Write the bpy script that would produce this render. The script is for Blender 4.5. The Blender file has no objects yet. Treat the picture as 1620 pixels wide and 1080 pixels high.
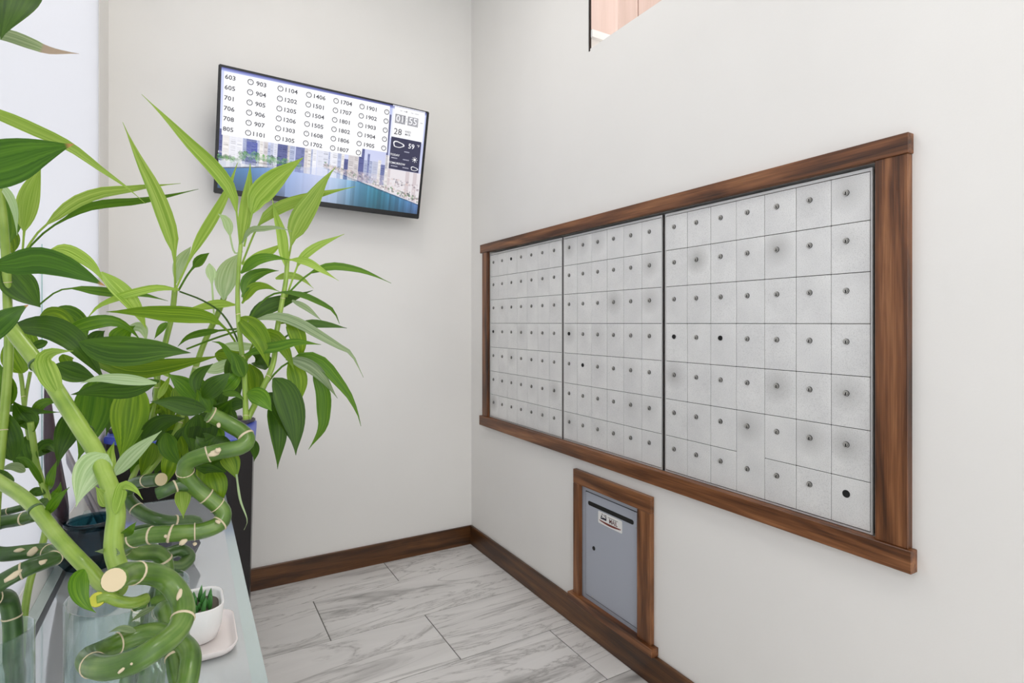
import bpy, bmesh, math, random
from mathutils import Vector, Matrix
random.seed(7)
D = bpy.data; SC = bpy.context.scene; COL = SC.collection

# ------------------------------------------------------------------ camera, world, lights, exposure
F, CX, HY = 890.0, 810.0, 510.3                      # focal length in pixels, principal column, horizon row (1620x1080)
YAW = math.atan(514.5 / 890.0); SA, CA = math.sin(YAW), math.cos(YAW)
CAM = Vector((-1.5663, -3.2264, 1.40))               # the far room corner stands at the origin
cd = D.cameras.new('camera'); co = D.objects.new('camera', cd); COL.objects.link(co)
co.location = CAM; co.rotation_euler = (math.pi / 2, 0, -YAW)
cd.sensor_width = 36; cd.lens = F / 1620 * 36; cd.shift_y = -(540 - HY) / 1620; cd.clip_start = 0.05
SC.camera = co
SC.view_settings.view_transform = 'Standard'; SC.view_settings.look = 'None'
SC.view_settings.gamma = 1; SC.view_settings.use_curve_mapping = False
EXPO = 0.62
SC.cycles.transparent_max_bounces = 24
SC.view_settings.exposure = EXPO
W = D.worlds.new('world'); SC.world = W; W.use_nodes = True
W.node_tree.nodes['Background'].inputs[0].default_value = (0.965, 0.98, 1.0, 1)
W.node_tree.nodes['Background'].inputs[1].default_value = 1.27

def area(name, loc, rot, sx, sy, power, col=(1, 1, 1)):
    l = D.lights.new(name, 'AREA'); l.shape = 'RECTANGLE'; l.size = sx; l.size_y = sy; l.energy = power; l.color = col
    o = D.objects.new(name, l); COL.objects.link(o); o.location = loc; o.rotation_euler = rot
    return o
area('room_beyond_fill', (.36, -1.9, 4.1), (0, 0, 0), .3, 1.2, 7, (1.0, .94, .90))  # unseen lamp added to brighten the panelling past the high opening
area('added_ceiling_glow', (-1.05, -1.25, 3.53), (0, 0, 0), 0.58, 0.58, 4.0, (1.0, 0.985, 0.97))  # added lamp above the view, lights the back wall
area('added_ceiling_glow.001', (-1.05, -3.6, 3.53), (0, 0, 0), 0.58, 0.58, 6, (1.0, 0.985, 0.97))  # second added lamp, overhead behind the camera

# ------------------------------------------------------------------ helpers
def P(px, py, d):                                    # the point seen at a pixel, at depth d in metres
    u = (px - CX) / F; v = (py - HY) / F
    return Vector((CAM.x + d * (SA + u * CA), CAM.y + d * (CA - u * SA), CAM.z - d * v))

def link(o, parent=None):
    COL.objects.link(o)
    if parent is not None: o.parent = parent
    return o
def obj(name, me, mat=None, parent=None, loc=None):
    if isinstance(me, bmesh.types.BMesh):
        bm = me; me = D.meshes.new(name); bm.to_mesh(me); bm.free()
    if mat is not None and not me.materials:
        for m in (mat if isinstance(mat, (list, tuple)) else [mat]): me.materials.append(m)
    o = D.objects.new(name, me); link(o, parent)
    if loc is not None: o.location = loc
    return o
def tag(o, label=None, cat=None, group=None, kind=None):
    if label: o['label'] = label
    if cat: o['category'] = cat
    if group: o['group'] = group
    if kind: o['kind'] = kind
    return o
def thing(name, label, cat, loc=(0, 0, 0), group=None):
    o = D.objects.new(name, None); o.empty_display_size = 0.05; o.location = loc; COL.objects.link(o)
    return tag(o, label, cat, group)
def smooth(o):
    for p in o.data.polygons: p.use_smooth = True
    return o
def bx(bm, x0, x1, y0, y1, z0, z1, mi=0):
    v = [bm.verts.new(c) for c in ((x0, y0, z0), (x1, y0, z0), (x1, y1, z0), (x0, y1, z0), (x0, y0, z1), (x1, y0, z1), (x1, y1, z1), (x0, y1, z1))]
    for f in ((3, 2, 1, 0), (4, 5, 6, 7), (0, 1, 5, 4), (1, 2, 6, 5), (2, 3, 7, 6), (3, 0, 4, 7)):
        bm.faces.new([v[i] for i in f]).material_index = mi
def box(x0, x1, y0, y1, z0, z1, bev=0.0, seg=1):
    bm = bmesh.new(); bx(bm, min(x0, x1), max(x0, x1), min(y0, y1), max(y0, y1), min(z0, z1), max(z0, z1))
    if bev: bmesh.ops.bevel(bm, geom=bm.edges[:], offset=bev, segments=seg, affect='EDGES', clamp_overlap=True)
    return bm
def prism(poly, z0, z1, bev=0.0, seg=2):             # poly in x, y
    bm = bmesh.new(); a = [bm.verts.new((x, y, z0)) for x, y in poly]; b = [bm.verts.new((x, y, z1)) for x, y in poly]
    n = len(poly)
    bm.faces.new(a[::-1]); bm.faces.new(b)
    for i in range(n): bm.faces.new((a[i], a[(i + 1) % n], b[(i + 1) % n], b[i]))
    bmesh.ops.recalc_face_normals(bm, faces=bm.faces[:])
    if bev: bmesh.ops.bevel(bm, geom=[e for e in bm.edges if abs(e.verts[0].co.z - e.verts[1].co.z) < 1e-6], offset=bev, segments=seg, affect='EDGES', clamp_overlap=True)
    return bm
def lathe(prof, n=32, rot=0.0):                      # prof: (r, z) bottom to top
    bm = bmesh.new(); rings = []
    for r, z in prof:
        if r < 1e-6: rings.append([bm.verts.new((0, 0, z))])
        else: rings.append([bm.verts.new((r * math.cos(rot + 2 * math.pi * i / n), r * math.sin(rot + 2 * math.pi * i / n), z)) for i in range(n)])
    for a, b in zip(rings, rings[1:]):
        for i in range(n):
            j = (i + 1) % n
            if len(a) == 1 and len(b) == 1: continue
            if len(a) == 1: bm.faces.new((a[0], b[j], b[i]))
            elif len(b) == 1: bm.faces.new((a[i], a[j], b[0]))
            else: bm.faces.new((a[i], a[j], b[j], b[i]))
    bmesh.ops.recalc_face_normals(bm, faces=bm.faces[:])
    return bm
def rrect(cx, cy, hx, hy, r, n=6):
    out = []
    for sx, sy, a0 in ((1, 1, 0), (-1, 1, 90), (-1, -1, 180), (1, -1, 270)):
        for k in range(n + 1):
            a = math.radians(a0 + 90 * k / n)
            out.append((cx + sx * (hx - r) + r * math.cos(a), cy + sy * (hy - r) + r * math.sin(a)))
    return out
def loft(rings, cap0=True, cap1=True):
    bm = bmesh.new(); R = [[bm.verts.new(p) for p in r] for r in rings]; n = len(rings[0])
    for a, b in zip(R, R[1:]):
        for i in range(n): bm.faces.new((a[i], a[(i + 1) % n], b[(i + 1) % n], b[i]))
    if cap0: bm.faces.new(R[0][::-1])
    if cap1: bm.faces.new(R[-1])
    bmesh.ops.recalc_face_normals(bm, faces=bm.faces[:])
    return bm
def crom(pts, n):                                    # Catmull-Rom through points (Vectors of any size), n samples, even in chord length
    pts = [Vector(p) for p in pts]
    if len(pts) == 2: return [pts[0].lerp(pts[1], i / (n - 1)) for i in range(n)]
    L = [0.0]
    for a, b in zip(pts, pts[1:]): L.append(L[-1] + max((b - a).length, 1e-6))
    out = []
    for k in range(n):
        s = L[-1] * k / (n - 1); i = 0
        while i < len(pts) - 2 and s > L[i + 1]: i += 1
        t = (s - L[i]) / (L[i + 1] - L[i])
        p1, p2 = pts[i], pts[i + 1]
        p0 = pts[i - 1] if i else p1 * 2 - p2
        p3 = pts[i + 2] if i + 2 < len(pts) else p2 * 2 - p1
        out.append(0.5 * ((2 * p1) + (p2 - p0) * t + (2 * p0 - 5 * p1 + 4 * p2 - p3) * t * t + (3 * p1 - p0 - 3 * p2 + p3) * t ** 3))
    return out
def frames(path):
    n = len(path); T = []
    for i in range(n): T.append((path[min(i + 1, n - 1)] - path[max(i - 1, 0)]).normalized())
    up = Vector((0, 0, 1)) if abs(T[0].z) < .9 else Vector((1, 0, 0))
    N = [(up - T[0] * up.dot(T[0])).normalized()]
    for i in range(1, n):
        v = N[-1] - T[i] * N[-1].dot(T[i]); N.append(v.normalized() if v.length > 1e-6 else N[-1])
    return T, N
def tube(path, rad, sides=14, cap=True):
    T, N = frames(path); bm = bmesh.new(); rings = []
    uvl = bm.loops.layers.uv.new('uv')
    for i, p in enumerate(path):
        b = T[i].cross(N[i]); r = rad[i] if isinstance(rad, (list, tuple)) else rad
        rings.append([bm.verts.new(p + (N[i] * math.cos(a) + b * math.sin(a)) * r) for a in (2 * math.pi * k / sides for k in range(sides))])
    m = len(path) - 1
    for j in range(m):
        for k in range(sides):
            f = bm.faces.new((rings[j][k], rings[j][(k + 1) % sides], rings[j + 1][(k + 1) % sides], rings[j + 1][k])); f.smooth = True
            for l, (u, v) in zip(f.loops, ((k, j), (k + 1, j), (k + 1, j + 1), (k, j + 1))): l[uvl].uv = (u / sides, v / m)
    if cap: bm.faces.new(rings[0][::-1]); bm.faces.new(rings[-1])
    bmesh.ops.recalc_face_normals(bm, faces=bm.faces[:])
    return bm

# ------------------------------------------------------------------ materials (all procedural)
def lin(c): return tuple(((x / 255) / 12.92 if x / 255 <= .04045 else ((x / 255 + .055) / 1.055) ** 2.4) for x in c) + (1,)
def newmat(name):
    m = D.materials.new(name); m.use_nodes = True; nt = m.node_tree
    return m, nt, nt.nodes['Principled BSDF']
def nd(nt, t, **kw):
    n = nt.nodes.new(t)
    for k, v in kw.items():
        if k.startswith('i_'):
            key = k[2:]; n.inputs[int(key) if key.isdigit() else key].default_value = v
        else: setattr(n, k, v)
    return n
def ramp(nt, fac, stops):
    r = nt.nodes.new('ShaderNodeValToRGB'); e = r.color_ramp.elements
    while len(e) < len(stops): e.new(0.5)
    for x, (p, c) in zip(e, stops): x.position = p; x.color = c
    nt.links.new(fac, r.inputs[0]); return r
def plain(name, col, rough=.5, metal=0.0, spec=.5, coat=0.0, emit=None):
    m, nt, b = newmat(name); b.inputs['Base Color'].default_value = lin(col); b.inputs['Roughness'].default_value = rough
    b.inputs['Metallic'].default_value = metal; b.inputs['Specular IOR Level'].default_value = spec; b.inputs['Coat Weight'].default_value = coat
    n = nd(nt, 'ShaderNodeTexNoise', i_Scale=60.0, i_Detail=3.0); bp = nd(nt, 'ShaderNodeBump', i_Strength=.02, i_Distance=.002)
    nt.links.new(n.outputs[0], bp.inputs['Height']); nt.links.new(bp.outputs[0], b.inputs['Normal'])
    return m
def emitmat(name, col, s=1.0):
    m, nt, b = newmat(name); b.inputs['Base Color'].default_value = (0.01, 0.01, 0.01, 1); b.inputs['Roughness'].default_value = .3
    b.inputs['Emission Color'].default_value = lin(col); b.inputs['Emission Strength'].default_value = s
    return m
def paint(name, a, b_):
    m, nt, b = newmat(name); tc = nd(nt, 'ShaderNodeTexCoord')
    n = nd(nt, 'ShaderNodeTexNoise', i_Scale=1.3, i_Detail=3.0); nt.links.new(tc.outputs['Object'], n.inputs['Vector'])
    r = ramp(nt, n.outputs[0], [(.35, lin(a)), (.65, lin(b_))]); nt.links.new(r.outputs[0], b.inputs['Base Color'])
    f = nd(nt, 'ShaderNodeTexNoise', i_Scale=190.0, i_Detail=2.0); nt.links.new(tc.outputs['Object'], f.inputs['Vector'])
    bp = nd(nt, 'ShaderNodeBump', i_Strength=.09, i_Distance=.0015); nt.links.new(f.outputs[0], bp.inputs['Height'])
    nt.links.new(bp.outputs[0], b.inputs['Normal']); b.inputs['Roughness'].default_value = .62; b.inputs['Specular IOR Level'].default_value = .3
    return m
def wood(name, axis, stops, rough=.38, scale=1.0):   # grain runs along axis
    m, nt, b = newmat(name); tc = nd(nt, 'ShaderNodeTexCoord'); oi = nd(nt, 'ShaderNodeObjectInfo')
    mp = nd(nt, 'ShaderNodeMapping'); s = [9.0 * scale] * 3; s[axis] = 1.1 * scale; mp.inputs['Scale'].default_value = s
    ad = nd(nt, 'ShaderNodeVectorMath', operation='ADD'); mu = nd(nt, 'ShaderNodeMath', operation='MULTIPLY', i_1=17.0)
    nt.links.new(oi.outputs['Random'], mu.inputs[0]); nt.links.new(tc.outputs['Object'], ad.inputs[0]); nt.links.new(mu.outputs[0], ad.inputs[1])
    nt.links.new(ad.outputs[0], mp.inputs['Vector'])
    n1 = nd(nt, 'ShaderNodeTexNoise', i_Scale=1.5, i_Detail=5.0, i_Distortion=1.6); nt.links.new(mp.outputs[0], n1.inputs['Vector'])
    w = nd(nt, 'ShaderNodeTexWave', wave_type='RINGS', i_Scale=.55, i_Distortion=9.0, i_Detail=3.0); w.inputs['Detail Scale'].default_value = 1.2
    nt.links.new(mp.outputs[0], w.inputs['Vector'])
    mp2 = nd(nt, 'ShaderNodeMapping'); s2 = [240.0] * 3; s2[axis] = 6.0; mp2.inputs['Scale'].default_value = s2; nt.links.new(ad.outputs[0], mp2.inputs['Vector'])
    n2 = nd(nt, 'ShaderNodeTexNoise', i_Scale=1.0, i_Detail=3.0); nt.links.new(mp2.outputs[0], n2.inputs['Vector'])
    m1 = nd(nt, 'ShaderNodeMix', data_type='FLOAT'); m1.inputs['Factor'].default_value = .17
    nt.links.new(n1.outputs[0], m1.inputs[2]); nt.links.new(w.outputs['Fac'], m1.inputs[3])
    m2 = nd(nt, 'ShaderNodeMix', data_type='FLOAT'); m2.inputs['Factor'].default_value = .3
    nt.links.new(m1.outputs[0], m2.inputs[2]); nt.links.new(n2.outputs[0], m2.inputs[3])
    r = ramp(nt, m2.outputs[0], [(p, lin(c)) for p, c in stops]); nt.links.new(r.outputs[0], b.inputs['Base Color'])
    bp = nd(nt, 'ShaderNodeBump', i_Strength=.12, i_Distance=.001); nt.links.new(n2.outputs[0], bp.inputs['Height']); nt.links.new(bp.outputs[0], b.inputs['Normal'])
    b.inputs['Roughness'].default_value = rough
    return m
WAL = [(.30, (46, 24, 10)), (.43, (92, 54, 27)), (.54, (124, 78, 45)), (.70, (164, 113, 72))]
WALD = [(.28, (34, 19, 8)), (.45, (72, 43, 19)), (.58, (98, 61, 29)), (.74, (128, 86, 46))]
M_WALY = wood('walnut_along_wall', 1, WAL); M_WALZ = wood('walnut_upright', 2, WAL)
M_BASEY = wood('dark_walnut_right', 1, WALD, .33); M_BASEX = wood('dark_walnut_back', 0, WALD, .33)
M_WALL = paint('offwhite_paint', (237, 235, 231), (241, 239, 235))
M_CEIL = paint('ceiling_paint', (243, 243, 241), (247, 247, 245))
M_PINK = wood('pale_rose_wood', 2, [(.2, (208, 186, 174)), (.5, (222, 200, 190)), (.8, (230, 212, 204))], .5, .7)
M_WHITE = plain('white_trim', (240, 240, 238), .5)
M_DARKMET = plain('dark_bronze', (52, 44, 42), .4, .6)
M_BLACK = plain('black_plastic', (14, 14, 17), .35)
M_GROUT = plain('grey_grout', (112, 110, 107), .9)
M_KEY = plain('keyhole_black', (9, 9, 9), .6)

def tile_mat():
    m, nt, b = newmat('grey_vein_tile'); tc = nd(nt, 'ShaderNodeTexCoord'); oi = nd(nt, 'ShaderNodeObjectInfo')
    mu = nd(nt, 'ShaderNodeMath', operation='MULTIPLY', i_1=31.0); nt.links.new(oi.outputs['Random'], mu.inputs[0])
    ad = nd(nt, 'ShaderNodeVectorMath', operation='ADD'); nt.links.new(tc.outputs['Object'], ad.inputs[0]); nt.links.new(mu.outputs[0], ad.inputs[1])
    mp = nd(nt, 'ShaderNodeMapping'); mp.inputs['Scale'].default_value = (.6, 3.3, 1); mp.inputs['Rotation'].default_value = (0, 0, .06); nt.links.new(ad.outputs[0], mp.inputs['Vector'])
    n1 = nd(nt, 'ShaderNodeTexNoise', i_Scale=1.15, i_Detail=7.0, i_Roughness=.55, i_Distortion=1.8); nt.links.new(mp.outputs[0], n1.inputs['Vector'])
    r = ramp(nt, n1.outputs[0], [(.26, lin((138, 135, 132))), (.35, lin((188, 185, 182))), (.43, lin((220, 217, 214))), (.7, lin((232, 229, 226)))])
    n2 = nd(nt, 'ShaderNodeTexNoise', i_Scale=1.2, i_Detail=9.0, i_Roughness=.6, i_Distortion=2.6); nt.links.new(mp.outputs[0], n2.inputs['Vector'])
    sb = nd(nt, 'ShaderNodeMath', operation='SUBTRACT', i_1=.5); ab = nd(nt, 'ShaderNodeMath', operation='ABSOLUTE')
    nt.links.new(n2.outputs[0], sb.inputs[0]); nt.links.new(sb.outputs[0], ab.inputs[0])
    rv = ramp(nt, ab.outputs[0], [(.0, (.50, .49, .48, 1)), (.010, (.80, .795, .79, 1)), (.04, (1, 1, 1, 1))])
    mx = nd(nt, 'ShaderNodeMix', data_type='RGBA', blend_type='MULTIPLY'); mx.inputs['Factor'].default_value = .8
    nt.links.new(r.outputs[0], mx.inputs[6]); nt.links.new(rv.outputs[0], mx.inputs[7]); nt.links.new(mx.outputs[2], b.inputs['Base Color'])
    b.inputs['Roughness'].default_value = .42
    bp = nd(nt, 'ShaderNodeBump', i_Strength=.08, i_Distance=.001); nt.links.new(n1.outputs[0], bp.inputs['Height']); nt.links.new(bp.outputs[0], b.inputs['Normal'])
    return m
M_TILE = tile_mat()
def alu_mat():
    m, nt, b = newmat('brushed_aluminium'); tc = nd(nt, 'ShaderNodeTexCoord'); oi = nd(nt, 'ShaderNodeObjectInfo')
    mu = nd(nt, 'ShaderNodeMath', operation='MULTIPLY', i_1=23.0); nt.links.new(oi.outputs['Random'], mu.inputs[0])
    ad = nd(nt, 'ShaderNodeVectorMath', operation='ADD'); nt.links.new(tc.outputs['Object'], ad.inputs[0]); nt.links.new(mu.outputs[0], ad.inputs[1])
    n = nd(nt, 'ShaderNodeTexNoise', i_Scale=9.0, i_Detail=4.0); nt.links.new(ad.outputs[0], n.inputs['Vector'])
    r = ramp(nt, n.outputs[0], [(.3, lin((226, 226, 225))), (.7, lin((238, 238, 236)))])
    f = nd(nt, 'ShaderNodeTexNoise', i_Scale=420.0, i_Detail=2.0); nt.links.new(ad.outputs[0], f.inputs['Vector'])
    rf = ramp(nt, f.outputs[0], [(.28, (.80, .80, .80, 1)), (.5, (1, 1, 1, 1))])
    # finger grime round the key holes, heavier on some doors
    le = nd(nt, 'ShaderNodeVectorMath', operation='LENGTH'); nt.links.new(tc.outputs['Object'], le.inputs[0])
    mr = nd(nt, 'ShaderNodeMapRange'); mr.inputs['From Min'].default_value = .008; mr.inputs['From Max'].default_value = .06; mr.inputs['To Min'].default_value = 1.0; mr.inputs['To Max'].default_value = 0.0
    nt.links.new(le.outputs['Value'], mr.inputs['Value'])
    pw = nd(nt, 'ShaderNodeMath', operation='POWER', i_1=5.0); nt.links.new(oi.outputs['Random'], pw.inputs[0])
    g1 = nd(nt, 'ShaderNodeMath', operation='MULTIPLY'); nt.links.new(mr.outputs[0], g1.inputs[0]); nt.links.new(pw.outputs[0], g1.inputs[1])
    g2 = nd(nt, 'ShaderNodeMath', operation='MULTIPLY'); nt.links.new(g1.outputs[0], g2.inputs[0]); nt.links.new(n.outputs[0], g2.inputs[1])
    m1 = nd(nt, 'ShaderNodeMix', data_type='RGBA', blend_type='MULTIPLY'); m1.inputs['Factor'].default_value = 1.0
    nt.links.new(r.outputs[0], m1.inputs[6]); nt.links.new(rf.outputs[0], m1.inputs[7])
    m2 = nd(nt, 'ShaderNodeMix', data_type='RGBA'); nt.links.new(g2.outputs[0], m2.inputs['Factor']); nt.links.new(m1.outputs[2], m2.inputs[6]); m2.inputs[7].default_value = lin((150, 149, 146))
    nt.links.new(m2.outputs[2], b.inputs['Base Color'])
    b.inputs['Metallic'].default_value = .25; b.inputs['Roughness'].default_value = .48
    bp = nd(nt, 'ShaderNodeBump', i_Strength=.1, i_Distance=.0008); nt.links.new(f.outputs[0], bp.inputs['Height']); nt.links.new(bp.outputs[0], b.inputs['Normal'])
    return m
M_ALU = alu_mat()
M_LOCK = plain('worn_nickel_lock', (186, 184, 178), .4, .5)
M_GREYP = plain('grey_enamel', (174, 179, 190), .5)

# ------------------------------------------------------------------ setting
XL, YN, ZC = -1.884, -4.9, 3.56                      # left wall, near end, ceiling
def cells(name, holes, y0, y1, z0, z1, x0, x1, mat):  # upright slab in the y-z plane with rectangular holes
    ys = sorted({y0, y1} | {h[i] for h in holes for i in (0, 1)}); zs = sorted({z0, z1} | {h[i] for h in holes for i in (2, 3)})
    bm = bmesh.new()
    for a, b in zip(ys, ys[1:]):
        for c, d in zip(zs, zs[1:]):
            my, mz = (a + b) / 2, (c + d) / 2
            if not any(h[0] < my < h[1] and h[2] < mz < h[3] for h in holes): bx(bm, x0, x1, a, b, c, d)
    bmesh.ops.remove_doubles(bm, verts=bm.verts[:], dist=1e-5)
    cnt = {}
    for f in bm.faces: cnt.setdefault(tuple(sorted(v.index for v in f.verts)), []).append(f)
    dup = [f for fs in cnt.values() if len(fs) > 1 for f in fs]
    bmesh.ops.delete(bm, geom=dup, context='FACES_ONLY')
    return tag(obj(name, bm, mat), kind='structure')
bm = bmesh.new(); bx(bm, XL, 0, YN, 0, -.03, -.0025)
FL = tag(obj('floor', bm, M_GROUT), kind='structure')
rows = [0.0, -.275, -.680, -1.093, -1.50, -1.907, -2.314, -2.721, -3.128, -3.535, -3.942, -4.349, -4.756, YN]
offs = [-.57, -1.016, -.578, -.135, -.88, -.45, -1.2, -.3, -.75, -1.05, -.5, -.9, -.2]
for i in range(len(rows) - 1):
    ya, yb = rows[i], rows[i + 1]; js = [offs[i] + 1.22 * k for k in (-2, -1, 0, 1, 2)]
    xs = [XL] + [j for j in js if XL + .02 < j < -.02] + [0.0]
    for a, b in zip(xs, xs[1:]):
        g = .0022
        t = box(a + g - (a + b) / 2, b - g - (a + b) / 2, yb + g - (ya + yb) / 2, ya - g - (ya + yb) / 2, -.012, 0, .0012)
        obj('tile', t, M_TILE, FL, ((a + b) / 2, (ya + yb) / 2, 0))
bm = bmesh.new(); bx(bm, XL - .15, .16, 0, .15, -.03, ZC); tag(obj('wall_back', bm, M_WALL), kind='structure')
OY0, OY1, OZ0, OZ1 = -2.75, -1.21, 2.628, 3.35       # high opening in the right wall
BY0, BY1, BZ0, BZ1 = -2.436, -.245, .836, 1.822      # recess for the letter boxes
DY0, DY1, DZ0, DZ1 = -1.545, -1.145, .135, .66       # recess for the mail drop
cells('wall_right', [(OY0, OY1, OZ0, OZ1), (BY0, BY1, BZ0, BZ1), (DY0, DY1, DZ0, DZ1)], YN, 0, -.03, ZC, 0, .16, M_WALL)
WY0, WY1, WZ0, WZ1 = -3.9, -.32, .80, 3.25          # frosted window in the left wall
cells('wall_left', [(WY0, WY1, WZ0, WZ1)], YN, 0, -.03, ZC, XL - .15, XL, M_WALL)
bm = bmesh.new(); bx(bm, XL - .15, .16, YN, .15, ZC, ZC + .12); tag(obj('ceiling', bm, M_CEIL), kind='structure')
m, nt, b = newmat('frosted_glass')
tr = nd(nt, 'ShaderNodeBsdfTranslucent'); tr.inputs['Color'].default_value = (.80, .80, .825, 1)
nz = nd(nt, 'ShaderNodeTexNoise', i_Scale=300.0); bp = nd(nt, 'ShaderNodeBump', i_Strength=.03, i_Distance=.0005); nt.links.new(nz.outputs[0], bp.inputs['Height'])
b.inputs['Base Color'].default_value = (.85, .87, .9, 1); b.inputs['Roughness'].default_value = .3; nt.links.new(bp.outputs[0], b.inputs['Normal'])
ms = nd(nt, 'ShaderNodeMixShader', i_0=.62); nt.links.new(b.outputs[0], ms.inputs[1]); nt.links.new(tr.outputs[0], ms.inputs[2])
nt.links.new(ms.outputs[0], nt.nodes['Material Output'].inputs['Surface']); M_FROST = m
win = tag(obj('window_1', (lambda q: (bx(q, XL - .022, XL - .002, WY0, WY1, WZ0, WZ1), q)[1])(bmesh.new()), M_FROST), kind='structure')
M_TEALEDGE = plain('green_glass_edge', (150, 200, 196), .2)
obj('glass_edge_strip', box(XL - .020, XL - .001, -1.389, -1.385, WZ0, 1.6), M_TEALEDGE, win)
# baseboards
tag(obj('baseboard_right', box(-.014, 0, -4.9, -.014, 0, .119, .0025), M_BASEY), kind='structure')
tag(obj('baseboard_back', box(XL, 0, -.014, 0, 0, .117, .0025), M_BASEX), kind='structure')
# the high opening: bronze corner strip, rose wood jamb, white ledge strip and the panelled wall of the room behind
tag(obj('trim_1', box(-.003, .006, OY1 - .008, OY1, OZ0 - .01, OZ1), M_DARKMET), kind='structure')
tag(obj('trim_2', box(.006, .16, OY1 - .008, OY1 - .001, OZ0 + .085, OZ1), M_PINK), kind='structure')
tag(obj('trim_3', box(.004, .155, OY1 - .018, OY1 - .001, OZ0 + .052, OZ0 + .085), M_WHITE), kind='structure')
pw = tag(obj('wall_beyond', (lambda q: (bx(q, .55, .6, -3.4, -.2, 2.5, 4.3), q)[1])(bmesh.new()), M_PINK), kind='structure')
for k in range(14):
    y = -3.36 + k * .22
    obj('panel', box(.538, .55, y + .004, y + .216, 2.5, 4.3, .003), M_PINK, pw)

# unseen ceiling light fittings, added to light the room
for k, y in enumerate((-1.25, -3.6)):
    t = thing('added_ceiling_light', ('added unseen square ceiling light panel nearer the television', 'added unseen square ceiling light panel nearer the room entrance')[k], 'ceiling light', (-1.05, y, ZC), 'added ceiling light panels')
    bm = bmesh.new()
    for a in ((-.32, -.3, -.32, .32), (.3, .32, -.32, .32), (-.3, .3, -.32, -.3), (-.3, .3, .3, .32)): bx(bm, a[0], a[1], a[2], a[3], -.035, 0)
    obj('frame', bm, M_WHITE, t)
    obj('diffuser', box(-.3, .3, -.3, .3, -.012, -.002), emitmat('added_lamp_diffuser_%d' % k, (255, 250, 240), 2.0), t)

# ------------------------------------------------------------------ letter boxes on the right wall
ft = thing('walnut_mailbox_surround', 'wide walnut frame around the three banks of letter boxes', 'frame', (0, -1.35, .78))
def fpart(name, y0, y1, z0, z1, th, mat, par, org):
    return obj(name, box(-th, 0, y0 - org[1], y1 - org[1], z0 - org[2], z1 - org[2], .0018), mat, par)
O = (0, -1.35, .78)
fpart('top_rail', -2.515, -.172, 1.820, 1.871, .026, M_WALY, ft, O)
fpart('bottom_rail', -2.523, -.170, .782, .839, .030, M_WALY, ft, O)
fpart('stile', -.252, -.190, .839, 1.820, .020, M_WALZ, ft, O)
fpart('stile', -2.512, -2.434, .839, 1.820, .022, M_WALZ, ft, O)
RZ = [1.800, 1.671, 1.535, 1.397, 1.256, 1.114, .977, .847]
dcol = -.1052
def door_mesh(w, h):                                  # origin at the key hole, so grime gathers round it
    bm = box(-.0035, .0, -w * .60, w * .40, -h * .63, h * .37, .0009)
    return bm
def lock_mesh(black=False):
    bm = bmesh.new(); n = 14
    def disc(r, x, mi, cx=0, cz=0, sx=1, sz=1):
        c = [bm.verts.new((x, cx + r * sx * math.cos(2 * math.pi * k / n), cz + r * sz * math.sin(2 * math.pi * k / n))) for k in range(n)]
        f = bm.faces.new(c); f.material_index = mi; return c
    a = disc(.0080, -.0066, 0); b_ = [bm.verts.new((-.0033, v.co.y * 1.08, v.co.z * 1.08)) for v in a]
    for k in range(n): bm.faces.new((a[k], a[(k + 1) % n], b_[(k + 1) % n], b_[k])).material_index = 1
    disc(.0060, -.0068, 1); disc(.0053, -.0070, 0, .0004, .0006); bx(bm, -.0072, -.0069, -.0016, .0016, -.0058, .0030, 1)
    me = D.meshes.new('lock'); bm.to_mesh(me); bm.free()
    for mm in ((M_KEY, M_KEY) if black else (M_LOCK, M_KEY)): me.materials.append(mm)
    return me
ME_LOCK, ME_LOCKB = lock_mesh(), lock_mesh(True)
cache = {}
banks = [(-.262, 7, -.1052, 'bank of small aluminium letter boxes nearest the room corner'), (-1.0185, 6, -.1064, 'narrower middle bank of aluminium letter boxes'),
         (-1.680, 7, -.1048, 'bank of aluminium letter boxes beside the broad walnut stile')]
black = {(0, 0, 2), (0, 3, 0), (1, 3, 0), (1, 4, 1), (2, 3, 0), (2, 3, 2)}
M_EDGE = plain('aluminium_edge', (214, 214, 212), .4, .4)
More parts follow.
